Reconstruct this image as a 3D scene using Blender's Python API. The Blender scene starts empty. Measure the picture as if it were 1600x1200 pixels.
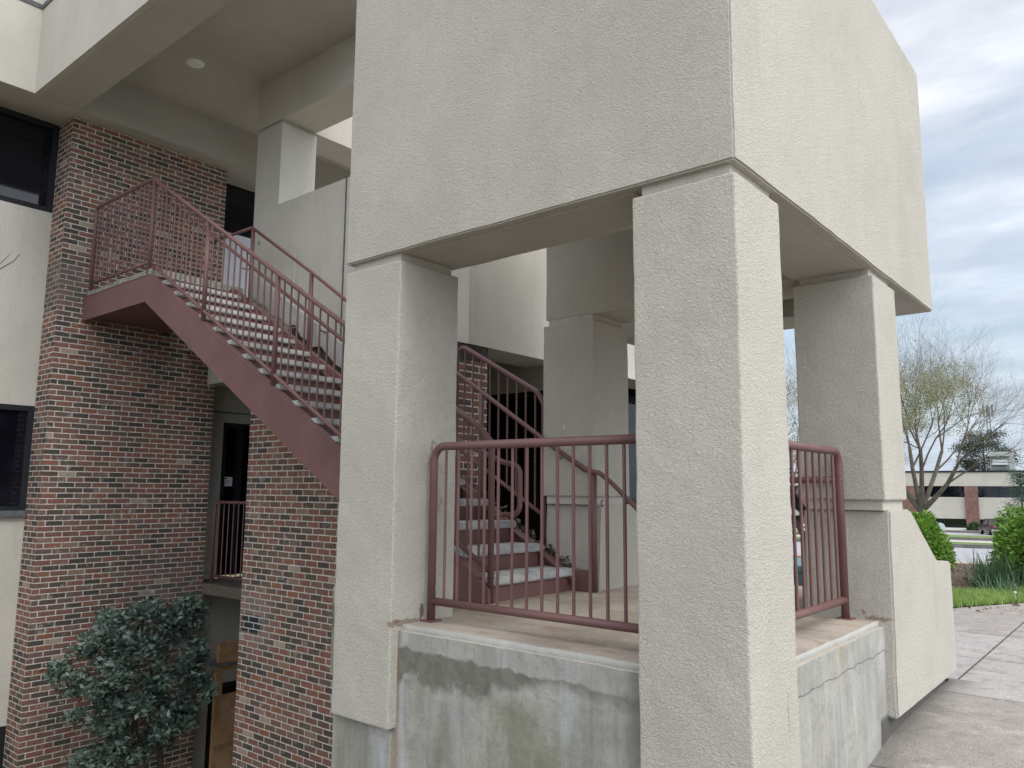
import bpy, bmesh, math, random
import numpy as np
from mathutils import Vector, Matrix
S = bpy.context.scene
C = S.collection
random.seed(7)
rng = np.random.default_rng(7)
R = math.radians

# ------------------------------------------------------------------ camera
YAW, PIT, ROL = R(50.2928), R(7.7574), R(0.4417)
fw = Vector((math.sin(YAW)*math.cos(PIT), math.cos(YAW)*math.cos(PIT), math.sin(PIT)))
rt = Vector((math.cos(YAW), -math.sin(YAW), 0)); up = rt.cross(fw)
r2 = rt*math.cos(ROL)+up*math.sin(ROL); u2 = -rt*math.sin(ROL)+up*math.cos(ROL)
cd = bpy.data.cameras.new('camera'); cam = bpy.data.objects.new('camera', cd); C.objects.link(cam)
cam.matrix_world = Matrix(((r2.x, u2.x, -fw.x, 0), (r2.y, u2.y, -fw.y, 0), (r2.z, u2.z, -fw.z, 0), (0, 0, 0, 1)))
cd.sensor_fit = 'HORIZONTAL'; cd.sensor_width = 36; cd.lens = 1226.74/1600*36
cd.clip_start = .05; cd.clip_end = 3000
S.camera = cam
S.view_settings.view_transform = 'Standard'; S.view_settings.look = 'None'
S.view_settings.gamma = 1; S.view_settings.exposure = 0.66
# ------------------------------------------------------------------ world: thin broken cloud over a Nishita sky
SUN_EL, SUN_AZ = R(46), R(268)        # sun azimuth measured from +X towards +Y
w = bpy.data.worlds.new('World'); S.world = w; w.use_nodes = True
nt = w.node_tree; N = nt.nodes; L = nt.links; N.clear()
def nd(nt, t, **k):
    n = nt.nodes.new(t)
    for a, b in k.items(): setattr(n, a, b)
    return n
out = nd(nt, 'ShaderNodeOutputWorld'); bg = nd(nt, 'ShaderNodeBackground'); bg.inputs[1].default_value = .1
sky = nd(nt, 'ShaderNodeTexSky', sky_type='NISHITA', sun_disc=False, sun_elevation=SUN_EL, sun_rotation=R(90)-SUN_AZ,
         air_density=1.3, dust_density=1.0, ozone_density=1.6)
tc = nd(nt, 'ShaderNodeTexCoord'); sp = nd(nt, 'ShaderNodeSeparateXYZ'); L.new(tc.outputs['Generated'], sp.inputs[0])
ad = nd(nt, 'ShaderNodeMath', operation='ADD'); L.new(sp.outputs[2], ad.inputs[0]); ad.inputs[1].default_value = .22
mx = nd(nt, 'ShaderNodeMath', operation='MAXIMUM'); L.new(ad.outputs[0], mx.inputs[0]); mx.inputs[1].default_value = .05
dx = nd(nt, 'ShaderNodeMath', operation='DIVIDE'); L.new(sp.outputs[0], dx.inputs[0]); L.new(mx.outputs[0], dx.inputs[1])
dy = nd(nt, 'ShaderNodeMath', operation='DIVIDE'); L.new(sp.outputs[1], dy.inputs[0]); L.new(mx.outputs[0], dy.inputs[1])
cb = nd(nt, 'ShaderNodeCombineXYZ'); L.new(dx.outputs[0], cb.inputs[0]); L.new(dy.outputs[0], cb.inputs[1])
mp = nd(nt, 'ShaderNodeMapping'); mp.inputs['Rotation'].default_value = (0, 0, R(20)); mp.inputs['Scale'].default_value = (1.5, .75, 1); L.new(cb.outputs[0], mp.inputs[0])
ns = nd(nt, 'ShaderNodeTexNoise'); ns.inputs['Scale'].default_value = 1.35; ns.inputs['Detail'].default_value = 9; ns.inputs['Roughness'].default_value = .58; ns.inputs['Distortion'].default_value = .35
L.new(mp.outputs[0], ns.inputs['Vector'])
rp = nd(nt, 'ShaderNodeValToRGB'); L.new(ns.outputs[0], rp.inputs[0])
rp.color_ramp.elements[0].position = .38; rp.color_ramp.elements[0].color = (.36, .36, .36, 1)
rp.color_ramp.elements[1].position = .66; rp.color_ramp.elements[1].color = (.95, .95, .95, 1)
ns2 = nd(nt, 'ShaderNodeTexNoise'); ns2.inputs['Scale'].default_value = 4.5; ns2.inputs['Detail'].default_value = 6; L.new(mp.outputs[0], ns2.inputs['Vector'])
cr = nd(nt, 'ShaderNodeValToRGB'); L.new(ns2.outputs[0], cr.inputs[0])
cr.color_ramp.elements[0].position = .35; cr.color_ramp.elements[0].color = (5.8, 5.8, 5.9, 1)
cr.color_ramp.elements[1].position = .65; cr.color_ramp.elements[1].color = (7.8, 7.7, 7.6, 1)
mu = nd(nt, 'ShaderNodeMapRange'); L.new(sp.outputs[2], mu.inputs[0])
mu.inputs[1].default_value = 0; mu.inputs[2].default_value = .7; mu.inputs[3].default_value = .80; mu.inputs[4].default_value = 1.25
lowt = nd(nt, 'ShaderNodeMapRange'); L.new(sp.outputs[2], lowt.inputs[0]); lowt.inputs[1].default_value = .02; lowt.inputs[2].default_value = .45; lowt.inputs[3].default_value = 1; lowt.inputs[4].default_value = 0
tint = nd(nt, 'ShaderNodeMix', data_type='RGBA', blend_type='MULTIPLY'); L.new(lowt.outputs[0], tint.inputs[0]); L.new(cr.outputs[0], tint.inputs[6]); tint.inputs[7].default_value = (.70, .83, 1.03, 1)
vm = nd(nt, 'ShaderNodeVectorMath', operation='SCALE'); L.new(tint.outputs[2], vm.inputs[0]); # the cloud deck is brighter towards the veiled sun
sdir = (math.cos(SUN_EL)*math.cos(SUN_AZ-R(28)), math.cos(SUN_EL)*math.sin(SUN_AZ-R(28)), math.sin(SUN_EL))
dt = nd(nt, 'ShaderNodeVectorMath', operation='DOT_PRODUCT'); L.new(tc.outputs['Generated'], dt.inputs[0]); dt.inputs[1].default_value = sdir
gl = nd(nt, 'ShaderNodeMapRange', interpolation_type='SMOOTHSTEP'); L.new(dt.outputs['Value'], gl.inputs[0]); gl.inputs[1].default_value = .1; gl.inputs[2].default_value = 1; gl.inputs[3].default_value = 1; gl.inputs[4].default_value = 2.9
gm_ = nd(nt, 'ShaderNodeMath', operation='MULTIPLY'); L.new(mu.outputs[0], gm_.inputs[0]); L.new(gl.outputs[0], gm_.inputs[1]); L.new(gm_.outputs[0], vm.inputs['Scale'])
mi = nd(nt, 'ShaderNodeMix', data_type='RGBA'); hz = nd(nt, 'ShaderNodeMapRange'); L.new(sp.outputs[2], hz.inputs[0]); hz.inputs[1].default_value = .05; hz.inputs[2].default_value = .3; hz.inputs[3].default_value = .85; hz.inputs[4].default_value = 0
mxm = nd(nt, 'ShaderNodeMath', operation='MAXIMUM'); L.new(rp.outputs[0], mxm.inputs[0]); L.new(hz.outputs[0], mxm.inputs[1]); L.new(mxm.outputs[0], mi.inputs[0]); L.new(sky.outputs[0], mi.inputs[6]); L.new(vm.outputs[0], mi.inputs[7])
L.new(mi.outputs[2], bg.inputs[0]); L.new(bg.outputs[0], out.inputs[0])
sd = bpy.data.lights.new('sun', 'SUN'); sd.energy = 1.0; sd.angle = R(28); sd.color = (1, .975, .94)
so = bpy.data.objects.new('sun', sd); C.objects.link(so)
sv = Vector((math.cos(SUN_EL)*math.cos(SUN_AZ), math.cos(SUN_EL)*math.sin(SUN_AZ), math.sin(SUN_EL)))
so.rotation_euler = sv.to_track_quat('Z', 'Y').to_euler(); so.location = (-5, -5, 12)

# ------------------------------------------------------------------ helpers
def tag(o, label=None, cat=None, group=None, kind=None):
    if label: o['label'] = label
    if cat: o['category'] = cat
    if group: o['group'] = group
    if kind: o['kind'] = kind
    return o
LOC = {}
def thing(name, loc, label, cat, group=None):
    o = bpy.data.objects.new(name, None); C.objects.link(o); o.location = loc; o.empty_display_size = .1
    LOC[o] = Vector(loc)
    return tag(o, label, cat, group)
def obj(name, bm, m, parent=None, smooth=False, bev=0):
    off = LOC.get(parent, Vector((0, 0, 0)))
    if off.length: bmesh.ops.translate(bm, vec=-off, verts=bm.verts)
    if bev: bmesh.ops.bevel(bm, geom=bm.edges[:], offset=bev, segments=2, affect='EDGES', profile=.5)
    bmesh.ops.recalc_face_normals(bm, faces=bm.faces)
    me = bpy.data.meshes.new(name); bm.to_mesh(me); bm.free()
    if smooth: me.shade_smooth()
    o = bpy.data.objects.new(name, me); C.objects.link(o)
    for q in (m if isinstance(m, list) else [m]): me.materials.append(q)
    LOC[o] = off
    if parent: o.parent = parent
    return o
def own(name, bm, m, loc, label, cat, group=None, kind=None, **k):
    """a thing that is one mesh, its origin at loc"""
    bmesh.ops.translate(bm, vec=-Vector(loc), verts=bm.verts)
    o = obj(name, bm, m, None, **k); o.location = loc
    LOC[o] = Vector(loc)
    return tag(o, label, cat, group, kind)
def B(): return bmesh.new()
def box(bm, x0, x1, y0, y1, z0, z1):
    v = [bm.verts.new((x, y, z)) for z in (z0, z1) for y in (y0, y1) for x in (x0, x1)]
    for f in ((0, 2, 3, 1), (4, 5, 7, 6), (0, 1, 5, 4), (2, 6, 7, 3), (0, 4, 6, 2), (1, 3, 7, 5)):
        bm.faces.new([v[i] for i in f])
    return bm
def bx(*a): return box(B(), *a)
def prism(bm, pts, ax, lo, hi):
    """pts in the two other axes, extruded along axis ax"""
    def mk(p, t):
        if ax == 0: return (t, p[0], p[1])
        if ax == 1: return (p[0], t, p[1])
        return (p[0], p[1], t)
    a = [bm.verts.new(mk(p, lo)) for p in pts]; b = [bm.verts.new(mk(p, hi)) for p in pts]
    bm.faces.new(a); bm.faces.new(b[::-1]); n = len(pts)
    for i in range(n): bm.faces.new((a[i], b[i], b[(i+1) % n], a[(i+1) % n]))
    return bm
def tube(bm, pts, r, seg=10, cap=True):
    pts = [Vector(p) for p in pts]; rings = []; n = len(pts)
    rr = r if isinstance(r, (list, tuple)) else [r]*n
    prev = None
    for i, p in enumerate(pts):
        t = (pts[min(i+1, n-1)]-pts[max(i-1, 0)]).normalized()
        if prev is None: a = t.orthogonal().normalized()
        else: a = (prev-t*prev.dot(t)).normalized()
        prev = a; b = t.cross(a)
        rings.append([bm.verts.new(p+(a*math.cos(2*math.pi*k/seg)+b*math.sin(2*math.pi*k/seg))*rr[i]) for k in range(seg)])
    for i in range(n-1):
        for k in range(seg): bm.faces.new((rings[i][k], rings[i][(k+1) % seg], rings[i+1][(k+1) % seg], rings[i+1][k]))
    if cap: bm.faces.new(rings[0][::-1]); bm.faces.new(rings[-1])
    return bm
def fillet(pts, rad, n=6):
    pts = [Vector(p) for p in pts]; o = [pts[0]]
    for i in range(1, len(pts)-1):
        a, b, c = pts[i-1], pts[i], pts[i+1]
        d1 = (a-b).normalized(); d2 = (c-b).normalized(); ang = d1.angle(d2)
        if ang > math.pi-.02: o.append(b); continue
        t = min(rad/math.tan(ang/2), (a-b).length*.49, (c-b).length*.49); rr = t*math.tan(ang/2)
        cen = b+(d1+d2).normalized()*(rr/math.sin(ang/2)); s = b+d1*t-cen; e = b+d2*t-cen; th = s.angle(e)
        for k in range(n+1):
            f = k/n; o.append(cen+(s*math.sin((1-f)*th)+e*math.sin(f*th))/math.sin(th))
    o.append(pts[-1]); return o
def cards(name, V, F, m, parent=None, off=None):
    me = bpy.data.meshes.new(name); V = np.asarray(V, float)
    if off is not None: V = V-np.array(off)
    F = np.asarray(F); k = F.shape[1]
    me.vertices.add(len(V)); me.vertices.foreach_set('co', V.ravel())
    me.loops.add(F.size); me.loops.foreach_set('vertex_index', F.ravel().astype(np.int32))
    me.polygons.add(len(F)); me.polygons.foreach_set('loop_start', np.arange(0, F.size, k, dtype=np.int32))
    me.update(calc_edges=True); me.validate()
    o = bpy.data.objects.new(name, me); C.objects.link(o); me.materials.append(m)
    if parent: o.parent = parent
    LOC[o] = Vector(off) if off is not None else Vector()
    return o
def leaves(P, size, w=.45, up=.3, out=None, droop=0):
    """a bent leaf (2 quads) at each point"""
    P = np.asarray(P, float); n = len(P)
    d = rng.normal(size=(n, 3)); d[:, 2] = d[:, 2]*.6+up
    if out is not None: d += out
    d /= np.linalg.norm(d, axis=1)[:, None]
    s = np.cross(d, rng.normal(size=(n, 3))); s /= np.linalg.norm(s, axis=1)[:, None]
    nn = np.cross(d, s); sz = size*(.6+.8*rng.random((n, 1)))
    v = np.stack([P, P+d*sz*.5+s*sz*w*.5+nn*sz*.08, P+d*sz-nn*sz*.1, P+d*sz*.5-s*sz*w*.5+nn*sz*.08], 1).reshape(-1, 3)
    f = np.arange(4*n).reshape(-1, 4)
    return v, f

from mathutils import noise as mn
def trowel(bm, step=.09, amp=.0035):
    for ax in range(3):
        lo = min(v.co[ax] for v in bm.verts); hi = max(v.co[ax] for v in bm.verts)
        t = lo+step
        no = [0, 0, 0]; no[ax] = 1
        while t < hi-step*.5:
            co = [0, 0, 0]; co[ax] = t
            bmesh.ops.bisect_plane(bm, geom=bm.verts[:]+bm.edges[:]+bm.faces[:], plane_co=co, plane_no=no); t += step
    for v in bm.verts:
        p = v.co.copy(); v.co += mn.noise_vector(p*7)*amp+mn.noise_vector(p*2)*amp*.8
    return bm
def tbox(*a, bev=.009, step=.09, amp=.0035):
    bm = bx(*a); bmesh.ops.bevel(bm, geom=bm.edges[:], offset=bev, segments=2, affect='EDGES', profile=.5); return trowel(bm, step, amp)
# ------------------------------------------------------------------ materials
class MT:
    def __init__(s, name, rough=.8, spec=.3):
        s.m = bpy.data.materials.new(name); s.m.use_nodes = True; s.nt = s.m.node_tree
        s.b = s.nt.nodes['Principled BSDF']; s.b.inputs['Roughness'].default_value = rough
        s.b.inputs['Specular IOR Level'].default_value = spec
        g = s.n('ShaderNodeNewGeometry'); s.P = g.outputs['Position']; s.Nn = g.outputs['Normal']
        q = s.n('ShaderNodeSeparateXYZ'); s.l(s.P, q.inputs[0]); s.x, s.y, s.z = q.outputs
    def n(s, t, **k): return nd(s.nt, t, **k)
    def l(s, a, b): s.nt.links.new(a, b)
    def set(s, v, sock):
        if isinstance(v, (int, float)): sock.default_value = v
        elif isinstance(v, tuple): sock.default_value = (*v, 1) if len(v) == 3 and len(sock.default_value) == 4 else v
        else: s.l(v, sock)
    def math(s, op, a, b=0, c=0, clamp=False):
        q = s.n('ShaderNodeMath', operation=op, use_clamp=clamp)
        for i, v in enumerate((a, b, c)): s.set(v, q.inputs[i])
        return q.outputs[0]
    def noise(s, scale, det=3, rough=.5, vec=None, dist=0, sx=(1, 1, 1)):
        q = s.n('ShaderNodeTexNoise'); q.inputs['Scale'].default_value = scale; q.inputs['Detail'].default_value = det
        q.inputs['Roughness'].default_value = rough; q.inputs['Distortion'].default_value = dist
        v = vec or s.P
        if sx != (1, 1, 1):
            mpn = s.n('ShaderNodeMapping'); mpn.inputs['Scale'].default_value = sx; s.l(v, mpn.inputs[0]); v = mpn.outputs[0]
        s.l(v, q.inputs['Vector']); return q.outputs[0]
    def rng(s, v, a, b, c=0, d=1, smooth=True):
        q = s.n('ShaderNodeMapRange', interpolation_type='SMOOTHSTEP' if smooth else 'LINEAR'); s.set(v, q.inputs[0])
        for i, k in enumerate((a, b, c, d)): s.set(k, q.inputs[i+1])
        return q.outputs[0]
    def mix(s, f, a, b, mode='MIX'):
        q = s.n('ShaderNodeMix', data_type='RGBA', blend_type=mode); s.set(f, q.inputs[0]); s.set(a, q.inputs[6]); s.set(b, q.inputs[7]); return q.outputs[2]
    def ramp(s, v, els, interp='LINEAR'):
        q = s.n('ShaderNodeValToRGB'); s.l(v, q.inputs[0]); e = q.color_ramp; e.interpolation = interp
        for i, (p, c) in enumerate(els):
            el = e.elements[i] if i < 2 else e.elements.new(p)
            el.position = p; el.color = (*c, 1)
        return q.outputs[0]
    def bump(s, h, dist, strength=1):
        q = s.n('ShaderNodeBump'); q.inputs['Distance'].default_value = dist; q.inputs['Strength'].default_value = strength
        s.l(h, q.inputs['Height']); s.l(q.outputs[0], s.b.inputs['Normal'])
    def col(s, c): s.set(c, s.b.inputs['Base Color']); return s.m
    def band(s, v, lo, hi, e):
        return s.math('MULTIPLY', s.rng(v, lo-e, lo+e), s.rng(v, hi+e, hi-e))

def stucco(name, base, coarse=1.0, streak=.5, spots=()):
    t = MT(name, .92, .15)
    a = t.noise(1.1, 4, .6); b = t.noise(9, 4, .6, sx=(1, 1, .12)); c = t.noise(55, 2); c2 = t.noise(2.2, 5, .6, sx=(1, 1, .13))
    k = t.mix(t.rng(a, .35, .7), base, tuple(v*.9 for v in base))
    k = t.mix(t.math('MULTIPLY', t.rng(b, .52, .8), streak), k, tuple(v*w for v, w in zip(base, (.74, .73, .72))))
    k = t.mix(t.math('MULTIPLY', t.rng(c2, .5, .72), (.3*streak+.05)), k, tuple(v*w for v, w in zip(base, (.8, .8, .815))))
    k = t.mix(t.math('MULTIPLY', t.rng(c, .3, .5, 1, 0), .38), k, tuple(v*.72 for v in base))
    if spots:
        wv = t.math('MULTIPLY', t.math('SUBTRACT', t.noise(30, 5, .7), .5), 2.2)
        for (cx, cy, cz), (rx, rz), c_, am, ring_ in spots:
            dxx = t.math('ADD', t.math('ABSOLUTE', t.math('SUBTRACT', t.x, cx)), t.math('ABSOLUTE', t.math('SUBTRACT', t.y, cy)))
            d = t.math('SQRT', t.math('ADD', t.math('POWER', t.math('DIVIDE', dxx, rx), 2), t.math('POWER', t.math('DIVIDE', t.math('SUBTRACT', t.z, cz), rz), 2)))
            d = t.math('ADD', d, wv)
            q = t.rng(d, 1, .75) if not ring_ else t.math('MULTIPLY', t.rng(d, 1.1, .95), t.rng(d, .7, .85))
            k = t.mix(t.math('MULTIPLY', q, am), k, c_)
    h = t.math('ADD', t.noise(85, 2.5, .55, dist=1.1), t.math('MULTIPLY', t.noise(150, 2, .5), .35))
    t.bump(t.rng(h, .45, .95, 0, 1), (.0042*coarse), .9)
    return t.col(k)
CREAM = (.495, .468, .41)
M = {}
M['stucco'] = stucco('textured_stucco', CREAM, 1.0, .35, [
    ((3.33, 3.445, -.70), (.022, .06), (.10, .05, .04), .8, 0), ((3.40, 3.445, .19), (.03, .10), (.17, .10, .075), .7, 1), ((3.45, 3.445, .02), (.05, .13), (.27, .2, .15), .6, 1),
    ((3.50, 3.445, .12), (.09, .16), (.56, .52, .46), .5, 0), ((3.13, 3.445, -.74), (.03, .015), (.2, .13, .09), .6, 0), ((3.2, 3.445, -.755), (.16, .02), (.16, .1, .065), .6, 0),
    ((5.16, 1.50, -.72), (.05, .025), (.17, .09, .055), .6, 0), ((5.16, 1.42, -.75), (.12, .018), (.2, .12, .06), .6, 0), ((5.16, 1.55, -.66), (.025, .07), (.12, .05, .035), .8, 0),
    ((3.47, 1.33, -.95), (.007, .11), (.25, .15, .11), .6, 0), ((5.17, 3.74, .52), (.012, .03), (.7, .7, .68), .7, 0)])
M['stucco_smooth'] = stucco('fine_stucco', (.50, .475, .42), .35, .45)
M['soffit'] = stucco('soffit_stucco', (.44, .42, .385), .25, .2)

def brick(name, patch=False):
    t = MT(name, .88, .2)
    s = t.n('ShaderNodeSeparateXYZ'); t.l(t.Nn, s.inputs[0])
    isx = t.math('GREATER_THAN', t.math('ABSOLUTE', s.outputs[0]), .6)
    u = t.math('ADD', t.math('MULTIPLY', isx, t.math('ADD', t.y, 40.03)), t.math('MULTIPLY', t.math('SUBTRACT', 1, isx), t.math('ADD', t.x, 20)))
    wob = t.math('MULTIPLY', t.math('SUBTRACT', t.noise(5, 2), .5), .006)
    zz = t.math('ADD', t.math('DIVIDE', t.math('ADD', t.z, wob), .0677), 200)
    row = t.math('FLOOR', zz); fz = t.math('FRACT', zz)
    u2 = t.math('ADD', t.math('DIVIDE', t.math('ADD', u, wob), .2032), t.math('MULTIPLY', t.math('MODULO', row, 2), .5))
    colm = t.math('FLOOR', u2); fu = t.math('FRACT', u2)
    wn = t.n('ShaderNodeTexWhiteNoise', noise_dimensions='3D'); cx = t.n('ShaderNodeCombineXYZ')
    t.l(colm, cx.inputs[0]); t.l(row, cx.inputs[1]); t.l(isx, cx.inputs[2]); t.l(cx.outputs[0], wn.inputs['Vector'])
    ew = t.noise(28, 3, .6); e = t.math('MULTIPLY', t.math('SUBTRACT', ew, .5), .09)
    az = t.math('SUBTRACT', .5, t.math('ABSOLUTE', t.math('SUBTRACT', fz, .5)))
    au = t.math('MULTIPLY', t.math('SUBTRACT', .5, t.math('ABSOLUTE', t.math('SUBTRACT', fu, .5))), 3.0)
    d = t.math('ADD', t.math('SMOOTH_MIN', az, au, .12), e)
    mask = t.rng(d, .062, .135)
    bc = t.ramp(wn.outputs[0], [(0, (.058, .050, .046)), (.14, (.075, .058, .050)), (.27, (.105, .072, .064)), (.42, (.145, .075, .064)),
        (.58, (.17, .082, .068)), (.74, (.135, .086, .074)), (.87, (.18, .085, .06)), (.95, (.18, .12, .095)), (.985, (.26, .21, .175))], 'CONSTANT')
    bc = t.mix(1, bc, (1.16, 1.18, 1.12), 'MULTIPLY'); tex = t.noise(38, 4, .65); tex2 = t.noise(7, 3, .6)
    bc = t.mix(t.math('MULTIPLY', t.rng(tex, .45, .75), .5), bc, t.mix(1, bc, (1.7, 1.5, 1.4), 'MULTIPLY'))
    bc = t.mix(t.math('MULTIPLY', t.rng(tex2, .5, .75), .35), bc, (.05, .035, .03))
    eff = t.math('MULTIPLY', t.rng(t.noise(5.5, 4, .6), .54, .68), t.rng(t.noise(17, 3, .6), .45, .6))
    bc = t.mix(t.math('MULTIPLY', eff, .6), bc, (.36, .315, .275))
    mo = t.mix(t.rng(t.noise(18, 3), .35, .65), (.60, .54, .48), (.43, .39, .345))
    if patch:   # re-laid dark bricks in whiter mortar, and the pale smears around them
        inp = t.math('MULTIPLY', t.band(t.y, 7.90, 8.27, .012), t.band(t.z, -1.60, -1.405, .008))
        near = t.math('MULTIPLY', t.band(t.y, 7.7, 8.5, .2), t.band(t.z, -1.75, -1.15, .15))
        bc = t.mix(t.math('MULTIPLY', near, .35), bc, (.27, .24, .22)); mo = t.mix(t.math('MULTIPLY', near, .6), mo, (.42, .4, .37))
        bc = t.mix(inp, bc, (.03, .031, .034)); mo = t.mix(inp, mo, (.45, .44, .42))
    grey = t.math('MULTIPLY', t.math('MULTIPLY', t.band(t.x, 5.0, 6.2, .6), t.band(t.z, -2.6, -1.0, .5)), t.math('GREATER_THAN', t.y, 10))
    st2 = t.math('MULTIPLY', t.math('MULTIPLY', t.band(t.z, 2.3, 2.9, .15), t.band(t.x, 3.7, 4.1, .12)), t.math('GREATER_THAN', t.y, 10))
    gm = t.math('MAXIMUM', t.math('MULTIPLY', grey, .45), t.math('MULTIPLY', st2, .55))
    bc = t.mix(gm, bc, (.12, .105, .095)); mo = t.mix(gm, mo, (.2, .18, .165))
    t.bump(t.math('ADD', t.math('MULTIPLY', mask, 1), t.math('MULTIPLY', tex, .3)), .009, .8)
    return t.col(t.mix(mask, mo, bc))
M['brick'] = brick('red_brown_brick'); M['brick2'] = brick('patched_brick', True)

def concrete():
    t = MT('stained_concrete', .85, .25)
    sN = t.n('ShaderNodeSeparateXYZ'); t.l(t.Nn, sN.inputs[0])
    topm = t.math('GREATER_THAN', sN.outputs[2], .6); isx = t.math('LESS_THAN', sN.outputs[0], -.6)
    a = t.noise(3, 5, .6); f = t.noise(30, 5, .65); stk = t.noise(9, 4, .55, sx=(1, 1, .1)); stk2 = t.noise(4.2, 4, .6, sx=(1, 1, .22))
    k = t.mix(t.rng(a, .3, .7), (.37, .36, .32), (.28, .275, .245))
    k = t.mix(t.math('MULTIPLY', t.rng(f, .45, .75), .55), k, (.2, .2, .185)); k = t.mix(t.math('MULTIPLY', t.rng(t.noise(11, 5, .7, dist=.6), .5, .66), .4), k, (.22, .225, .205))
    k = t.mix(t.math('MULTIPLY', t.rng(stk, .5, .72), .5), k, (.43, .44, .45))
    k = t.mix(t.math('MULTIPLY', t.rng(t.noise(26, 3, .6, sx=(1, 1, .05)), .56, .7), .3), k, (.16, .16, .145))
    # green-brown runs down the tall face
    low = t.rng(t.z, -.95, -1.15)
    k = t.mix(t.math('MULTIPLY', t.math('MULTIPLY', t.rng(stk2, .46, .62), t.math('MULTIPLY', low, t.rng(isx, 0, 1, .3, 1))), .5), k, (.15, .155, .11))
    blue = t.math('MULTIPLY', t.math('MULTIPLY', t.rng(t.noise(2.6, 4, .5, sx=(1, 1, .35)), .44, .6), t.band(t.y, 3.0, 3.6, .1)), t.math('MULTIPLY', low, isx))
    k = t.mix(t.math('MULTIPLY', blue, .7), k, (.47, .475, .5))
    gz = t.math('MULTIPLY', t.math('MULTIPLY', t.rng(t.noise(3.4, 5, .65, sx=(1, 1, .3)), .4, .58), t.band(t.y, 2.15, 2.85, .1)), t.math('MULTIPLY', t.rng(t.z, -.98, -1.12), isx))
    k = t.mix(t.math('MULTIPLY', gz, .6), k, (.165, .16, .095))
    # dark damp band on the tall face: wide at the left, thin to the right
    wob = t.math('MULTIPLY', t.math('SUBTRACT', t.noise(6, 5, .6), .5), .14)
    zz = t.math('ADD', t.z, wob)
    hi = t.rng(t.y, 1.9, 3.4, -.915, -.885, False); wd = t.rng(t.y, 2.35, 2.95, .018, .15)
    wd = t.math('MULTIPLY', wd, t.rng(t.noise(8, 3), .3, .6, .55, 1.15)); lo = t.math('SUBTRACT', hi, wd)
    q = t.math('MULTIPLY', t.rng(zz, t.math('ADD', hi, .012), t.math('SUBTRACT', hi, .01)), t.rng(zz, t.math('SUBTRACT', lo, .05), t.math('ADD', lo, .03)))
    k = t.mix(t.math('MULTIPLY', t.math('MULTIPLY', q, isx), .8), k, t.mix(t.rng(t.noise(14, 4), .4, .6), (.10, .10, .08), (.14, .14, .11)))
    # crack on the right face
    w2 = t.math('MULTIPLY', t.math('SUBTRACT', t.noise(7, 4), .5), .05)
    cz = t.math('ABSOLUTE', t.math('SUBTRACT', t.math('ADD', t.z, w2), -.925))
    isy = t.math('LESS_THAN', sN.outputs[1], -.6)
    k = t.mix(t.math('MULTIPLY', t.math('MULTIPLY', t.rng(cz, .006, .001), isy), .7), k, (.09, .09, .08))
    # rust run on the right face
    ry = t.math('MULTIPLY', t.math('MULTIPLY', t.band(t.x, 4.33, 4.42, .04), isy), t.rng(t.z, -1.15, -.8, 0, .55))
    k = t.mix(ry, k, (.27, .2, .1))
    # walking surface: tan, rusty washes
    tp = t.mix(t.rng(t.noise(2.2, 5, .6), .35, .65), (.40, .35, .29), (.29, .25, .21))
    tp = t.mix(t.math('MULTIPLY', t.rng(t.noise(2.7, 5, .6, sx=(3, 1, 1)), .5, .66), .65), tp, (.27, .185, .12))
    edge = t.math('MAXIMUM', t.rng(t.x, 3.22, 3.165), t.rng(t.y, 1.43, 1.39))
    tp = t.mix(t.math('MULTIPLY', edge, .55), tp, (.48, .46, .42))
    tp = t.mix(t.math('MULTIPLY', t.rng(f, .5, .7), .35), tp, (.2, .18, .16)); k = t.mix(topm, k, tp)
    k = t.mix(t.math('MULTIPLY', t.math('MULTIPLY', t.math('GREATER_THAN', t.x, 5.0), t.rng(t.z, -1.27, -1.31)), .85), k, (.06, .055, .05))  # shade of the gap under the pedestal, painted into the concrete colour
    k = t.mix(t.math('MULTIPLY', t.math('MULTIPLY', t.rng(t.y, 1.98, 1.88), isx), .6), k, (.12, .12, .11))  # vertical shadow next to the corner column, painted onto the face
    k = t.mix(t.math('MULTIPLY', t.math('MULTIPLY', t.band(t.math('ADD', t.y, t.math('MULTIPLY', wob, .2)), 3.425, 3.475, .02), isx), .55), k, (.26, .16, .09))
    k = t.mix(t.math('MULTIPLY', t.math('MULTIPLY', t.rng(t.z, -.80, -.765), t.math('SUBTRACT', 1, topm)), .6), k, (.55, .55, .52))
    t.bump(t.math('ADD', t.noise(22, 5, .65), t.math('MULTIPLY', t.noise(160, 2), .4)), .006, .6)
    return t.col(k)
M['concrete'] = concrete()
def simple(name, c, rough=.8, var=.15, sc=12, bmp=0, spec=.3, c2=None, metal=0):
    t = MT(name, rough, spec); t.b.inputs['Metallic'].default_value = metal
    k = t.mix(t.rng(t.noise(sc, 5, .6), .35, .65), c, c2 or tuple(v*(1-var*2) for v in c))
    if bmp: t.bump(t.noise(sc*4, 4, .6), bmp, .7)
    return t.col(k)
def paint():
    t = MT('maroon_paint', .48, .4)
    k = t.mix(t.rng(t.noise(2.5, 4, .6), .35, .7), (.158, .078, .075), (.125, .062, .060))
    k = t.mix(t.math('MULTIPLY', t.rng(t.noise(40, 3), .6, .75), .3), k, (.23, .12, .11))
    k = t.mix(t.math('MULTIPLY', t.rng(t.noise(14, 4, .6, sx=(1, 1, .1)), .58, .7), .25), k, (.09, .05, .045))
    t.bump(t.noise(60, 3), .001, .4); return t.col(k)
M['maroon'] = paint()
M['tread'] = simple('worn_tread_concrete', (.46, .465, .45), .8, .12, 9, .003, c2=(.30, .305, .30))
M['slab'] = simple('rough_slab_concrete', (.36, .36, .32), .9, .2, 14, .02, c2=(.2, .2, .175))
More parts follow.
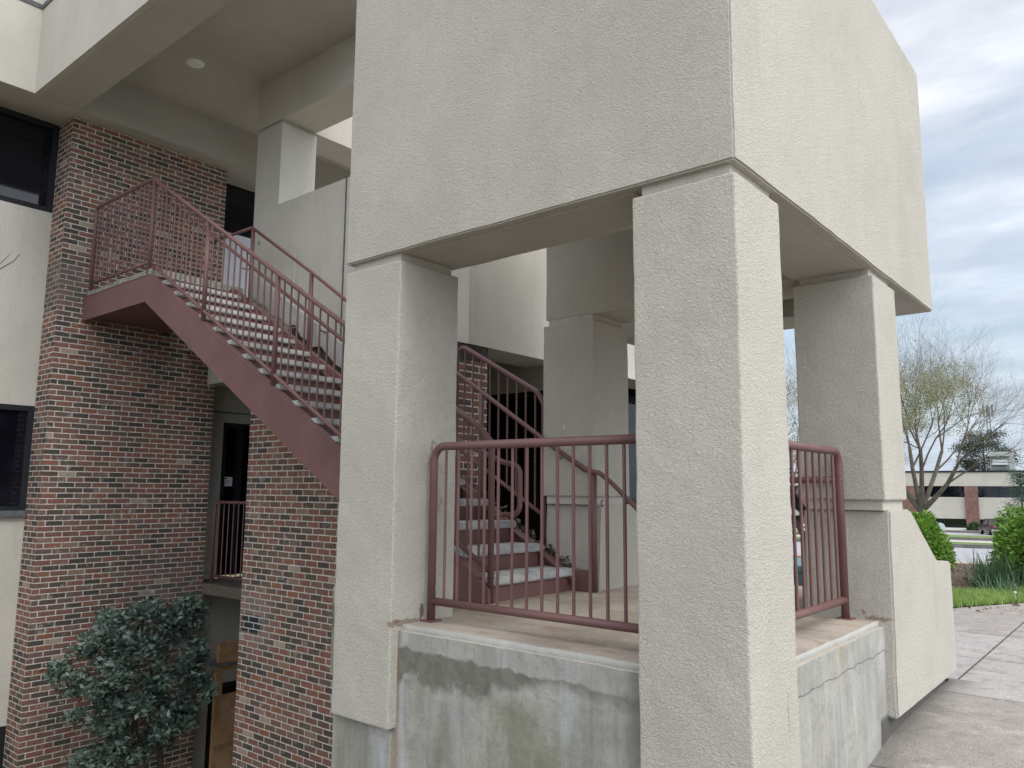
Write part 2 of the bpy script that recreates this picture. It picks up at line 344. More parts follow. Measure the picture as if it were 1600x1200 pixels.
M['frame'] = simple('dark_bronze_frame', (.016, .018, .022), .55, .1, 5, spec=.2)
def glass(name, c, rough=.04):
    t = MT(name, rough, .5); k = t.mix(t.rng(t.noise(1.6, 3), .4, .6), c, tuple(v*.5 for v in c)); return t.col(k)
M['glass'] = glass('dark_tinted_glass', (.006, .007, .012))
M['sill'] = simple('grey_sill', (.12, .125, .13), .6, .2, 10)
M['aggregate'] = simple('brown_aggregate', (.16, .14, .11), .95, .2, 30, .01, c2=(.09, .078, .06))
M['white'] = simple('off_white', (.78, .78, .77), .6, .05, 8)
M['palepane'] = simple('pale_sky_pane', (.62, .64, .7), .5, .05, 4)  # pale tone for bright sky behind the door glass
M['black'] = simple('black_metal', (.012, .012, .012), .5, .1, 8)
M['ply'] = simple('plywood', (.30, .19, .105), .8, .15, 7, .002, c2=(.22, .135, .07))
M['lumber'] = simple('lumber', (.36, .22, .11), .75, .12, 9)
M['ink'] = simple('stamp_ink', (.05, .04, .035), .9)
M['teal'] = simple('teal_paint', (.13, .28, .30), .5, .1, 3)
M['bark'] = simple('grey_bark', (.11, .095, .08), .95, .2, 8, .02)
M['twig'] = simple('twig_bark', (.155, .13, .115), .95, .15, 3)
M['soldier'] = simple('dark_soldier_brick', (.06, .05, .046), .9, .3, 20)
M['gap_shade'] = simple('litter_and_gap_shade', (.05, .04, .03), .95, .2, 30, .01, c2=(.12, .1, .075))  # dark tone standing in for the shade behind the broken cladding
def leafmat(name, a, b, rough=.5, tr=.15):
    t = MT(name, rough, .35); t.b.inputs['Transmission Weight'].default_value = 0
    oi = t.n('ShaderNodeNewGeometry'); k = t.mix(oi.outputs['Random Per Island'], a, b)
    k = t.mix(t.rng(t.noise(3, 3), .35, .7), k, t.mix(1, k, (.7, .75, .7), 'MULTIPLY')); t.col(k)
    tl = t.n('ShaderNodeBsdfTranslucent'); t.l(k, tl.inputs[0]); ms = t.n('ShaderNodeMixShader'); ms.inputs[0].default_value = tr
    t.l(t.b.outputs[0], ms.inputs[1]); t.l(tl.outputs[0], ms.inputs[2]); t.l(ms.outputs[0], t.nt.nodes['Material Output'].inputs[0]); return t.m
M['shrubleaf'] = leafmat('grey_green_leaf', (.075, .11, .09), (.21, .27, .225), .4, .12)
M['hedgeleaf'] = leafmat('bright_hedge_leaf', (.09, .21, .025), (.23, .40, .06), .5, .3)
M['budleaf'] = leafmat('budding_leaf', (.23, .23, .13), (.34, .33, .21), .7, .3)
M['pineleaf'] = leafmat('pine_needles', (.03, .045, .03), (.06, .08, .05), .7, .1)
M['everleaf'] = leafmat('blue_green_leaf', (.04, .075, .06), (.09, .14, .11), .6, .15)
M['irisleaf'] = leafmat('strap_leaf', (.06, .13, .07), (.16, .25, .14), .5, .25)
M['grass'] = leafmat('grass_blade', (.22, .34, .07), (.42, .54, .2), .6, .35)

# ------------------------------------------------------------------ terrain
Dv = np.array((.986, .1667)); Wv = np.array((-.1667, .986))
KD = [-60, 18, 34, 38, 50, 62, 81, 95, 103, 106, 108, 125, 400]
KZ = [-1.39, -1.39, -1.96, -2.1, -2.5, -2.94, -3.62, -4.2, -4.4, -4.2, -3.98, -3.95, -3.9]
def zt(D): return float(np.interp(D, KD, KZ))
def dw(D, W): p = Dv*D+Wv*W; return float(p[0]), float(p[1])
def height(D, W):
    x, y = dw(D, W); z = zt(D)
    if y > 1.42 and x < (6.6 if y < 5.2 else 13) and y < 40:
        z -= min(3.8, (y-1.42)*1.25)
    if x < 6.6: z -= .35
    return z-.006
def terrain():
    Ds = sorted(set([-60, -30, -15]+list(np.arange(-8, 17, .5))+KD[1:]+[20, 25, 30, 44, 70, 115, 150, 200, 300]))
    Ws = [-300, -120, -60, -30, -20, -15]+list(np.arange(-12, 18, .5))+[18, 20, 25, 30, 40, 60, 120, 300]
    V = []; F = []
    for d in Ds:
        for q in Ws: x, y = dw(d, q); V.append((x, y, height(d, q)))
    n = len(Ws)
    for i in range(len(Ds)-1):
        for j in range(n-1): F.append((i*n+j, (i+1)*n+j, (i+1)*n+j+1, i*n+j+1))
    t = MT('grassy_earth', .95, .1)
    k = t.mix(t.rng(t.noise(.5, 5, .6), .35, .65), (.20, .18, .11), (.23, .20, .14)); k = t.mix(t.rng(t.noise(6, 4), .5, .7), k, (.12, .12, .07))
    t.bump(t.noise(9, 4), .04, .6)
    o = cards('ground', V, F, t.col(k)); tag(o, kind='structure')
terrain()
def strip(name, D0, D1, W0, W1, m, lift, kind='structure', thick=0):
    ds = sorted(set([D0, D1]+[k for k in KD if D0 < k < D1])); bm = B(); prev = None
    for d in ds:
        a = [bm.verts.new((*dw(d, q), zt(d)+lift)) for q in np.linspace(W0, W1, 9)]
        if prev:
            for i in range(8): bm.faces.new((prev[i], a[i], a[i+1], prev[i+1]))
        prev = a
    if thick:
        r = bmesh.ops.extrude_face_region(bm, geom=bm.faces[:]); bmesh.ops.translate(bm, vec=(0, 0, -thick), verts=[v for v in r['geom'] if isinstance(v, bmesh.types.BMVert)])
    return tag(obj(name, bm, m), kind=kind)
M['asphalt'] = simple('pale_asphalt', (.34, .34, .36), .9, .06, 1.2, .004)
M['kerb'] = simple('kerb_concrete', (.17, .16, .15), .9, .15, 3)
M['pinkcurb'] = simple('pinkish_kerb', (.42, .32, .27), .9, .1, 3)
M['lot'] = simple('pale_concrete_drive', (.44, .43, .40), .9, .06, 1)
strip('road', 18.9, 33.6, -40, 30, M['asphalt'], .006)
strip('kerb', 18.2, 18.9, -40, 30, M['pinkcurb'], .05, thick=.12)
strip('kerb', 33.6, 34.0, -40, 30, M['kerb'], .14, thick=.2)
M['verge'] = simple('verge_grass', (.16, .24, .06), .95, .2, 2)
strip('verge', 34, 45, -40, 30, M['verge'], .02)
strip('verge', 52.8, 95, -40, 30, M['verge'], .02)
strip('path', 45, 52, -40, 30, M['lot'], .008)
strip('kerb', 52, 52.8, -40, 30, M['kerb'], .16, thick=.25)
strip('parking_lot', 95, 104, -60, 40, M['asphalt'], .02)
strip('kerb', 104, 105, -60, 40, M['kerb'], .2, thick=.3)
strip('pavement', 105, 108.4, -60, 40, M['lot'], .06)
# near pavement, mulch, lawn
def paving():
    t = MT('exposed_aggregate_paving', .9, .2)
    a = t.noise(1.1, 5, .65); f = t.noise(90, 3, .7); g = t.noise(7, 5, .7)
    grey = t.band(t.x, 6.4, 9.25, .01)
    k = t.mix(t.rng(a, .35, .65), (.30, .275, .25), (.31, .295, .28))
    k = t.mix(t.math('MULTIPLY', grey, .75), k, (.40, .39, .38))
    k = t.mix(t.math('MULTIPLY', t.rng(g, .48, .66), .55), k, (.20, .175, .155)); k = t.mix(t.math('MULTIPLY', t.rng(t.noise(3.2, 5, .7, sx=(2, 1, 1)), .52, .62), .3), k, (.5, .48, .45))
    k = t.mix(t.math('MULTIPLY', t.rng(f, .5, .62), .55), k, (.13, .105, .09))
    k = t.mix(t.math('MULTIPLY', t.rng(f, .36, .28), .5), k, (.6, .56, .5))
    wob = t.math('MULTIPLY', t.math('SUBTRACT', t.noise(12, 3), .5), .012)
    js = None
    for ax, c, *lim in (('x', 4.75), ('x', 6.42), ('x', 7.87), ('x', 9.25), ('x', 3.2), ('x', 1.6), ('y', 1.335, 6.9), ('y', -.25), ('y', -1.8)):
        d = t.math('ABSOLUTE', t.math('SUBTRACT', t.math('ADD', getattr(t, ax), wob), c)); j = t.rng(d, .011, .005); j = t.math('MULTIPLY', j, t.math('GREATER_THAN', t.x, lim[0])) if lim else j
        js = j if js is None else t.math('MAXIMUM', js, j)
    k = t.mix(t.math('MULTIPLY', js, .85), k, (.06, .055, .05))
    # darker towards the foot of the wall
    dd = t.math('ADD', t.math('SUBTRACT', 1.38, t.y), t.math('MULTIPLY', t.noise(5, 4), .25))
    k = t.mix(t.math('MULTIPLY', t.math('MULTIPLY', t.rng(dd, .42, .12), t.math('LESS_THAN', t.x, 6.9)), .6), k, (.1, .095, .085))
    t.bump(t.math('SUBTRACT', t.math('ADD', f, t.math('MULTIPLY', g, .5)), js), .006, .7)
    return t.col(k)
M['paving'] = paving()
bm = B(); xs = [-4, 3.0, 4.0, 4.7, 5.2, 6, 6.85, 9.2, 11.1]
def zp(x): return float(np.interp(x, [3, 4.7, 5.2, 6], [-1.60, -1.475, -1.415, -1.38]))
prev = None
for x in xs:
    yy = [-9, -4, 0, 1.385 if x <= 6.85 else 2.9]
    if x == 11.1: yy[-1] = 2.13
    a = [bm.verts.new((x, y, zp(x) if y > -5 else -1.38)) for y in yy]
    if prev:
        for i in range(3): bm.faces.new((prev[i], a[i], a[i+1], prev[i+1]))
    prev = a
e = [bm.verts.new((18, y, -1.38)) for y in (-9, -4, -2.6, -1.38)]
for i in range(3): bm.faces.new((prev[i], e[i], e[i+1], prev[i+1]))
v5 = bm.verts.new((6.85, 4.4, -1.38)); v6 = bm.verts.new((6.85, 1.385, -1.381)); v7 = bm.verts.new((9.2, 2.9, -1.3805)); bm.faces.new((v6, v7, v5))
tag(obj('pavement', bm, M['paving']), kind='structure')
# dirt wedge under pavement edge by the wall
mul = MT('bark_mulch', .95, .1)
k = mul.mix(mul.rng(mul.noise(22, 4, .7), .35, .65), (.15, .105, .085), (.05, .035, .03)); k = mul.mix(mul.rng(mul.noise(45, 2), .62, .7), k, (.33, .26, .21)); mul.bump(mul.noise(26, 4), .03, .8)
bm = B()
vs = [bm.verts.new((x, y, -1.372)) for x, y in ((11.3, 2.1), (16, -.3), (19, 0), (18.4, 3.0), (16.9, 6), (10, 6), (9.4, 3.0))]; bm.faces.new(vs)
tag(obj('mulch_bed', bm, mul.col(k)), 'brown bark mulch between the round hedges and the lawn strip', 'mulch', kind='stuff')
nc = 1500; Pm = np.stack([rng.uniform(10.9, 17.5, nc), rng.uniform(.2, 4.4, nc), np.full(nc, -1.366)], 1)
v, f = leaves(Pm, .07, .4, -.1); v[:, 2] = np.clip(v[:, 2], -1.371, -1.33)
mc = leafmat('mulch_chip', (.06, .04, .03), (.34, .26, .2), .9, 0)
tag(cards('mulch_chips', v, f, mc), 'loose bark chips scattered over the brown mulch bed', 'mulch chips', kind='stuff')
# lawn strip between pavement and bed
n = 26000; a = rng.random(n); b = rng.random(n)
p0 = np.array((10.3, 2.58)); ed = np.array((3.6, -1.83)); bk = np.array((1.15, .12))
base = p0+ed*a[:, None]*1.35+bk*(b[:, None]**.9)*(1.0+.25*np.sin(a[:, None]*14))+rng.normal(size=(n, 2))*.03
hgt = .05+.06*rng.random(n)+.04*b; an = rng.random(n)*6.283; wdt = .006+.005*rng.random(n)
lean = rng.normal(size=(n, 2))*.035
P0 = np.column_stack([base[:, 0]-np.cos(an)*wdt, base[:, 1]-np.sin(an)*wdt, np.full(n, -1.378)])
P1 = np.column_stack([base[:, 0]+np.cos(an)*wdt, base[:, 1]+np.sin(an)*wdt, np.full(n, -1.378)])
P2 = np.column_stack([base+lean, -1.378+hgt])
tag(cards('grass', np.stack([P0, P1, P2], 1).reshape(-1, 3), np.arange(3*n).reshape(-1, 3), M['grass']),
    'strip of bright green grass along the edge of the pavement', 'grass', kind='stuff')
bm = B(); q = [p0-bk*.02, p0+ed*1.35-bk*.02, p0+ed*1.35+bk*1.1, p0+bk*1.1]
bm.faces.new([bm.verts.new((x, y, -1.366)) for x, y in q]); tag(obj('lawn', bm, simple('lawn_soil', (.17, .28, .06), .95, .2, 8)), kind='structure')

# ------------------------------------------------------------------ stair tower (columns carrying a tall stucco box)
ST = thing('stair_tower', (3.35, 1.6, -1.33), 'tall cream stucco box raised on square columns over the outdoor stair landing', 'building')
def column(x0, y0, zb, s=.51, sy=.51, name='column'):
    o = obj(name, tbox(x0, x0+s, y0, y0+sy, zb, 1.375), M['stucco'], ST)
    obj('column_neck', bx(x0+.035, x0+s-.035, y0+.035, y0+sy-.035, 1.37, 1.432), M['stucco_smooth'], o); return o
column(3.09, 1.33, -1.9); column(3.09, 3.445, -1.325)
rc = column(5.16, 1.33, -.04, .52); bc_ = column(5.17, 3.445, -.04, .52)
for c, y0, sy in ((rc, 1.33, .51), (bc_, 3.445, .51)):
    obj('reveal', bx(5.19, 5.66, y0+.025, y0+sy-.025, -.101, -.038), M['stucco_smooth'], c)
def pedestal(y0, y1, x0=5.165):
    bm = prism(B(), [(x0+.06, -.10), (5.725, -.10), (6.40, -.49), (6.845, -.505), (6.845, -1.31), (x0, -1.31)], 1, y0, y1)
    bmesh.ops.bevel(bm, geom=bm.edges[:], offset=.012, segments=2, affect='EDGES'); obj('pedestal', trowel(bm), M['stucco'], ST)
pedestal(1.325, 1.85); pedestal(3.44, 3.97, 5.175)
# box: beams with a shallow drip groove along the outer edge of each soffit
def beam(x0, x1, y0, y1, z0=1.43, z1=3.44, m='stucco'):
    return obj('beam', tbox(x0, x1, y0, y1, z0, z1, step=.14), M[m], ST)
bm = prism(B(), [(3.085, 1.325), (6.80, 1.325), (6.80, 1.845), (3.60, 1.845), (3.60, 3.955), (3.085, 3.955)], 2, 1.43, 3.44)
bmesh.ops.bevel(bm, geom=bm.edges[:], offset=.009, segments=2, affect='EDGES'); obj('beam', trowel(bm, .14), M['stucco'], ST)
beam(5.20, 5.70, 1.845, 3.95, m='stucco'); beam(6.30, 6.79, 1.845, 3.95)
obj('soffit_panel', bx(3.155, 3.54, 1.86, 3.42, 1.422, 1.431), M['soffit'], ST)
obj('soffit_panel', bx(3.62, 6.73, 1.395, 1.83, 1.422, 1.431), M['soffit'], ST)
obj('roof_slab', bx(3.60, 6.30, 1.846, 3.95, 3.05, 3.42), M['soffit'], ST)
obj('upper_box', bx(3.12, 5.62, 1.36, 3.9, 3.441, 4.6), M['stucco'], ST)
# platform
def platform():
    P = thing('stair_platform', (4.9, 3.2, -1.4), 'weathered concrete platform under the stair tower with a water stained face', 'platform')
    a = bx(3.15, 6.7, 1.38, 3.985, -3.4, -.76); bmesh.ops.bevel(a, geom=[e for e in a.edges if all(abs(v.co.z+.76) < .01 for v in e.verts)], offset=.032, segments=4, affect='EDGES')
    trowel(a, .12, .006); obj('concrete_base', a, M['concrete'], P)
    obj('pier', bx(3.135, 3.5, 3.475, 3.99, -5.4, -1.33), M['concrete'], P, bev=.01)
    obj('rear_slab', bx(4.0, 6.7, 3.987, 5.14, -1.4, -.765), M['concrete'], P)
    return P
platform()

# ------------------------------------------------------------------ staircase
SX = thing('staircase', (4.6, 3.62, -.76), 'maroon steel staircase with pale concrete treads climbing to the upper walkway', 'staircase')
RUN, RISE, Y0, Z0 = .292, .1727, 3.62, -.76
def sl(y, z0=-.65): return z0+(y-Y0)*RISE/RUN
for side, xa, xb in (('near', 4.10, 4.15), ('far', 5.09, 5.15)):
    ya = Y0-.02 if side == 'near' else 3.46
    pts = [(ya, sl(ya)), (8.86, 2.44), (10.64, 2.44), (10.64, 2.135), (8.93, 2.135), (ya+.02, max(sl(ya, -1.06), -.76))]
    if side == 'far': pts = [(ya, -.60), (3.58, -.60)]+[(3.68, sl(3.68)), (4.6, sl(4.6)+.03), (6.2, sl(6.2)+.08), (8.75, 2.47), (8.86, 2.44), (10.64, 2.44), (10.64, 2.135), (8.93, 2.135), (4.1, -.755), (ya, -.755)]
    else: pts = [(ya, -.755), (ya, sl(ya)), (8.86, 2.44), (10.64, 2.44), (10.64, 2.135), (8.93, 2.135), (4.14, -.755)]
    st = obj('stringer', prism(B(), pts, 0, xa, xb), M['maroon'], SX)
    fl = B()   # channel flanges
    f0 = xa-.0 if side == 'near' else xa-.05
    prism(fl, [(ya+.1, sl(ya+.1)+.001), (8.86, 2.441), (10.64, 2.441), (10.64, 2.453), (8.855, 2.453), (ya+.1, sl(ya+.1)+.015)], 0, f0-.004, f0+.075)
    obj('flange', fl, M['maroon'], st)
tb = bx(4.152, 5.10, -.034, RUN, -.058, 0); bmesh.ops.bevel(tb, geom=tb.edges[:], offset=.01, segments=2, affect='EDGES')
rb = bx(4.152, 5.085, 0, .008, -RISE+.001, -.057)
tm = rm = None
for i in range(1, 19):
    if tm is None:
        t_ = obj('tread', tb, M['tread'], SX); r_ = obj('riser', rb, M['maroon'], SX)
        # meshes were offset by the parent base: put them back to step-local coordinates
        for o in (t_, r_): o.data.transform(Matrix.Translation(LOC[SX]))
        tm, rm = t_.data, r_.data
    else:
        t_ = bpy.data.objects.new('tread', tm); r_ = bpy.data.objects.new('riser', rm)
        for o in (t_, r_): C.objects.link(o); o.parent = SX
    for o in (t_, r_): o.location = Vector((0, Y0+RUN*(i-1), Z0+RISE*i))-LOC[SX]
obj('riser', bx(4.152, 5.085, 8.876, 8.884, 2.35, 2.46), M['maroon'], SX)
ld = bx(4.118, 5.30, 8.845, 10.645, 2.445, 2.525)
bmesh.ops.subdivide_edges(ld, edges=ld.edges[:], cuts=6, use_grid_fill=True)
for v in ld.verts:
    if v.co.x < 4.2: v.co.x += random.uniform(0, .012); v.co.z += random.uniform(-.006, .006)
obj('landing', ld, M['slab'], SX)
obj('landing_deck', bx(4.15, 5.30, 8.93, 10.645, 2.17, 2.44), M['maroon'], SX)
obj('soffit_pan', prism(B(), [(3.9, -.755), (4.2, -.755), (8.95, 2.14), (8.95, 2.2)], 0, 4.151, 5.088), M['maroon'], SX)
# rails
def part_tube(name, pts, r, parent, fil=0, seg=10):
    return obj(name, tube(B(), fillet(pts, fil) if fil else pts, r, seg), M['maroon'], parent, smooth=True)
def zt_n(y): return 3.645 if y >= 9.0 else .425+(y-3.70)*(3.645-.425)/5.3
def zb_n(y): return 2.62 if y >= 8.86 else -.55+(y-3.62)*(2.53+.55)/5.23
GR = obj('guard_railing', tube(B(), fillet([(4.14, 10.56, 2.53), (4.14, 10.56, 3.65), (4.14, 9.0, 3.647), (4.14, 3.74, .45), (4.14, 3.615, .33), (4.14, 3.615, -.76)], .07), .0225, 12), M['maroon'], SX, smooth=True)
part_tube('bottom_rail', [(4.14, 10.56, 2.62), (4.14, 8.96, 2.62)], .017, GR)
part_tube('bottom_rail', [(4.14, 8.92, 2.535), (4.14, 8.80, 2.53), (4.14, 3.62, -.55)], .019, GR)
for y in (8.97, 7.66, 6.32, 4.97): part_tube('post', [(4.14, y, (zb_n(y)-.12) if y < 8.9 else 2.45), (4.14, y, zt_n(y))], .0245, GR)
balm = {}
def baluster(x, y, z0, z1, parent, r=.0095):
    key = round(z1-z0, 2)
    if key not in balm:
        b_ = tube(B(), [(0, 0, 0), (0, 0, z1-z0)], r, 6, cap=False); me = bpy.data.meshes.new('baluster'); b_.to_mesh(me); b_.free(); me.shade_smooth(); me.materials.append(M['maroon']); balm[key] = me
    o = bpy.data.objects.new('baluster', balm[key]); C.objects.link(o); o.parent = parent; o.location = Vector((x, y, z0))-LOC[parent]
ys = [10.56-.112*i for i in range(1, 14)]
for a, b in ((8.97, 7.66), (7.66, 6.32), (6.32, 4.97), (4.97, 3.615)):
    ys += list(np.linspace(a, b, 13)[1:-1])
for y in ys: baluster(4.14, y, zb_n(y), zt_n(y), GR)
# near handrail with its looped end
part_tube('handrail', [(4.25, 8.9, 3.40), (4.25, 7.609, 2.633), (4.25, 5.417, 1.271), (4.25, 4.052, .37), (4.25, 3.60, .20), (4.25, 3.452, .17), (4.25, 3.452, -.165), (4.25, 3.62, -.165), (4.17, 3.64, -.165)], .019, SX, .07)
for y in (8.3, 6.98, 5.65, 4.3):
    zz = zt_n(y)-.1; part_tube('bracket', [(4.15, y, zz-.12), (4.21, y, zz-.13), (4.25, y, 1.271+(y-5.417)*.6214-.02 if y > 4.6 else .37+(y-4.052)*.66-.02)], .007, SX, .02, 6)
# far rail: top rail on posts only
fy = [(9.4, 3.44), (8.427, 3.188), (7.168, 2.40), (6.527, 1.975), (4.877, 1.043), (3.794, .346), (3.50, .165)]
def zf(y): return float(np.interp(y, [p[0] for p in fy[::-1]], [p[1] for p in fy[::-1]]))
FR = obj('guard_railing', tube(B(), [(5.12, y, z) for y, z in fy[1:]], .0195, 10), M['maroon'], SX, smooth=True)
part_tube('top_rail', [(5.12, 8.427, 3.188), (5.12, 8.9, 3.19), (5.12, 9.3, 3.19)], .019, FR)
for y in (8.40, 7.17, 5.9, 4.6): part_tube('post', [(5.12, y, sl(y)-.1), (5.12, y, zf(y))], .024, FR)
part_tube('post', [(5.12, 3.42, -.755), (5.12, 3.42, .16)], .024, FR)
part_tube('handrail', [(5.10, 3.60, .24), (5.10, 3.46, .16), (5.10, 3.36, .145), (5.10, 3.25, .07), (5.10, 2.95, -.19), (5.10, 2.93, -.5)], .0185, FR, .04)
# sloped panel on the open side of the flight
SPn = obj('guard_railing', tube(B(), fillet([(5.22, 5.0, .35), (5.22, 5.0, 1.36), (5.22, 4.78, 1.24), (5.22, 4.05, .83), (5.22, 3.985, .72), (5.22, 3.985, -.45)], .09), .022, 10), M['maroon'], SX, smooth=True)
part_tube('bottom_rail', [(5.22, 5.0, .40), (5.22, 3.985, -.2)], .018, SPn)
for y in np.arange(4.9, 4.05, -.103):
    zz = 1.26+(y-4.82)*.555; baluster(5.22, y, .40+(y-5)*.59, min(zz, 1.28), SPn, .008)

# ------------------------------------------------------------------ platform railings
def panel(name, label, axis, c, a, b, nb, grp, first=True):
    P = (lambda t, z: (c, t, z)) if axis == 0 else (lambda t, z: (t, c, z))
    G = thing(name, P(a, -.755), label, 'railing', grp)
    obj('frame', tube(B(), fillet([P(a, -.76), P(a, .262), P(b, .258)], .085), .0245, 14), M['maroon'], G, smooth=True)
    obj('bottom_rail', tube(B(), [P(a, -.645), P(b, -.645)], .0225, 12), M['maroon'], G, smooth=True)
    obj('mounting_flange', bx(*((c-.045, c+.045, a-.045, a+.045) if axis == 0 else (a-.045, a+.045, c-.045, c+.045)), -.762, -.752), M['maroon'], G)
    for t in np.linspace(a, b, nb+2)[1:-1]: baluster(*P(t, 0)[:2], -.64, .26 if abs(t-a) > .12 else .235, G, .0095)
    return G
panel('guard_railing', 'maroon tube railing between the left column and the large corner column', 0, 3.36, 3.395, 1.86, 14, 'railings round the stair platform')
panel('guard_railing', 'short maroon tube railing between the corner column and the flared right column', 1, 1.58, 5.11, 3.62, 12, 'railings round the stair platform')
# short rail, dark plate and rounded post end beside the entry steps
bm = tube(B(), [(5.11, 1.56, .085), (5.11, 2.06, .085)], .021, 10)
own('handrail', bm, M['maroon'], (5.11, 1.56, .085), 'short level maroon handrail behind the right platform railing', 'handrail', smooth=True)
bm = tube(B(), fillet([(5.3, 2.5, -.25), (5.3, 1.93, -.19), (5.3, 1.87, -.30), (5.3, 1.87, -.755)], .05), .018, 10)
own('handrail', bm, M['maroon'], (5.3, 1.87, -.755), 'curved maroon handrail end dropping to the platform by the flared column', 'handrail', smooth=True)
bm = prism(B(), [(2.3, .05), (1.95, .03), (1.84, -.14), (1.87, -.16), (1.98, -.06), (2.3, -.08)], 0, 5.30, 5.33)
own('steel_plate', bm, M['black'], (5.31, 2.1, -.1), 'black tapering steel plate beside the curved handrail end', 'bracket')
# leftover wall rings
def ring(loc, ax, label):
    c = Vector(loc); pts = []
    for k in range(9):
        a_ = R(40)+k*R(35); d = Vector((0, math.cos(a_), math.sin(a_)*1.5)) if ax == 0 else Vector((math.cos(a_), 0, math.sin(a_)*1.5))
        pts.append(c+d*.016)
    own('rail_bracket', tube(B(), pts, .004, 6), M['black'], loc, label, 'bracket', 'old rail brackets left on the walls')
ring((5.52, 8.918, 3.19), 0, 'thin dark hook on the upper wall near the top of the stairs')
ring((5.52, 7.114, 2.18), 0, 'dark hook on the upper wall by the panel joint')
ring((5.16, 3.768, .286), 0, 'round dark bracket stub on the back column left of the handrail')
ring((5.25, 3.43, -.09), 1, 'curled dark bracket on the back column below the joint')
ring((5.15, 1.60, .23), 0, 'rusty loop on the flared column beside the railing post')
# leaf litter caught behind the far stringer
pts = []
for k in range(420):
    y = random.uniform(3.5, 5.0); pts.append((random.uniform(5.14, 5.19), y, sl(y)-.01+abs(random.gauss(0, .03))))
v, f = leaves(pts, .045, .6, .2); o = cards('litter_and_gap_shade', v, f, leafmat('dead_leaf', (.04, .03, .022), (.22, .18, .14), .9, 0)); tag(o, 'dead leaves and grit caught between the stair and the back column', 'leaf litter', kind='stuff')

# ------------------------------------------------------------------ office building
OB = thing('office_building', (7.5, 11, -5.2), 'brick and cream stucco office building with dark windows and an upper walkway behind the stairs', 'building')
obj('brick_pier', bx(3.80, 6.00, 10.65, 11.4, -5.4, 4.82), M['brick'], OB)
obj('brick_wall', prism(B(), [(5.16, -5.4), (8.31, -5.4), (8.31, 1.42), (7.2, 1.20), (5.17, sl(5.17)-.12), (5.16, .2)], 0, 5.16, 5.83), M['brick2'], OB)
obj('brick_wall', bx(5.33, 5.83, 5.163, 5.7, -.3, 1.42), M['brick'], OB); obj('soldier_course', bx(5.325, 5.833, 5.158, 5.7, 1.27, 1.424), M['soldier'], OB)
# window wall to the left of the brick pier
YW = 11.1
for z0, z1 in ((1.03, 3.60), (-2.87, -.31)): obj('stucco_panel', bx(-4, 3.81, YW, YW+.3, z0, z1), M['stucco_smooth'], OB)
def window(x0, x1, z0, z1, mull=(), sill=False, y=YW, fr=.07):
    f = obj('window_frame', bx(x0, x1, y+.0, y+.09, z0, z0+fr), M['frame'], OB)
    g = B(); box(g, x0, x1, y+.0, y+.09, z1-fr, z1); box(g, x0, x0+fr, y+.0, y+.09, z0+fr, z1-fr); box(g, x1-fr, x1, y+.0, y+.09, z0+fr, z1-fr)
    for q in mull: box(g, q-fr/2, q+fr/2, y+.005, y+.09, z0+fr, z1-fr)
    obj('frame_bars', g, M['frame'], f)
    obj('pane', bx(x0+fr/2, x1-fr/2, y+.05, y+.06, z0+fr/2, z1-fr/2), M['glass'], f)
    if sill: obj('sill', bx(x0, x1-.01, y-.07, y+.1, z0-.055, z0+.02), M['sill'], f)
window(-4, 3.80, 3.60, 4.82, (1.2, -1.4)); window(-4, 3.80, -.31, 1.03, (1.2, -1.4), True); window(-4, 3.80, -4.9, -2.87, (1.2, -1.4))
obj('stucco_panel', bx(-4, 3.81, YW+.01, YW+.3, -5.4, -4.9), M['stucco_smooth'], OB)
# wall at the end of the passage beside the brick pier
obj('stucco_wall', bx(6.0, 6.44, YW, YW+.3, -5.4, 2.5), M['stucco_smooth'], OB)
obj('stucco_wall', bx(6.44, 9.5, YW, YW+.3, 1.01, 2.5), M['stucco_smooth'], OB)
obj('stucco_wall', bx(6.44, 9.5, YW, YW+.3, -2.87, -1.5), M['stucco_smooth'], OB)
obj('joint_strip', bx(6.0, 9.5, YW-.008, YW, 1.155, 1.175), M['sill'], OB)
def door(x0, x1, z0, z1, y, m='glass', split=None):
    d = obj('door', bx(x0, x1, y+.06, y+.08, z0, z1), M[m], OB)
    g = B(); box(g, x0, x0+.06, y-.01, y+.09, z0, z1); box(g, x1-.06, x1, y-.01, y+.09, z0, z1); box(g, x0+.06, x1-.06, y-.01, y+.09, z1-.06, z1)
    if split: box(g, split-.045, split+.045, y+.005, y+.085, z0, z1-.06)
    obj('door_frame', g, M['frame'], d); return d
door(6.44, 7.5, -1.3, 1.01, YW, split=6.75); door(6.46, 8.2, -5.3, -2.87, YW, split=7.3)
ud = door(6.10, 7.2, 2.53, 4.95, YW)
obj('sky_view_pane', bx(6.165, 7.13, YW+.03, YW+.055, 2.60, 4.02), M['palepane'], ud)  # pale fill stands for daylight sky seen through the glazed door
obj('stucco_wall', bx(6.0, 6.10, YW, YW+.3, 2.5, 5.4), M['stucco_smooth'], OB); obj('stucco_wall', bx(7.2, 12, YW, YW+.3, 2.5, 5.4), M['stucco_smooth'], OB)
obj('stucco_wall', bx(6.1, 7.2, YW, YW+.3, 4.95, 5.4), M['stucco_smooth'], OB)
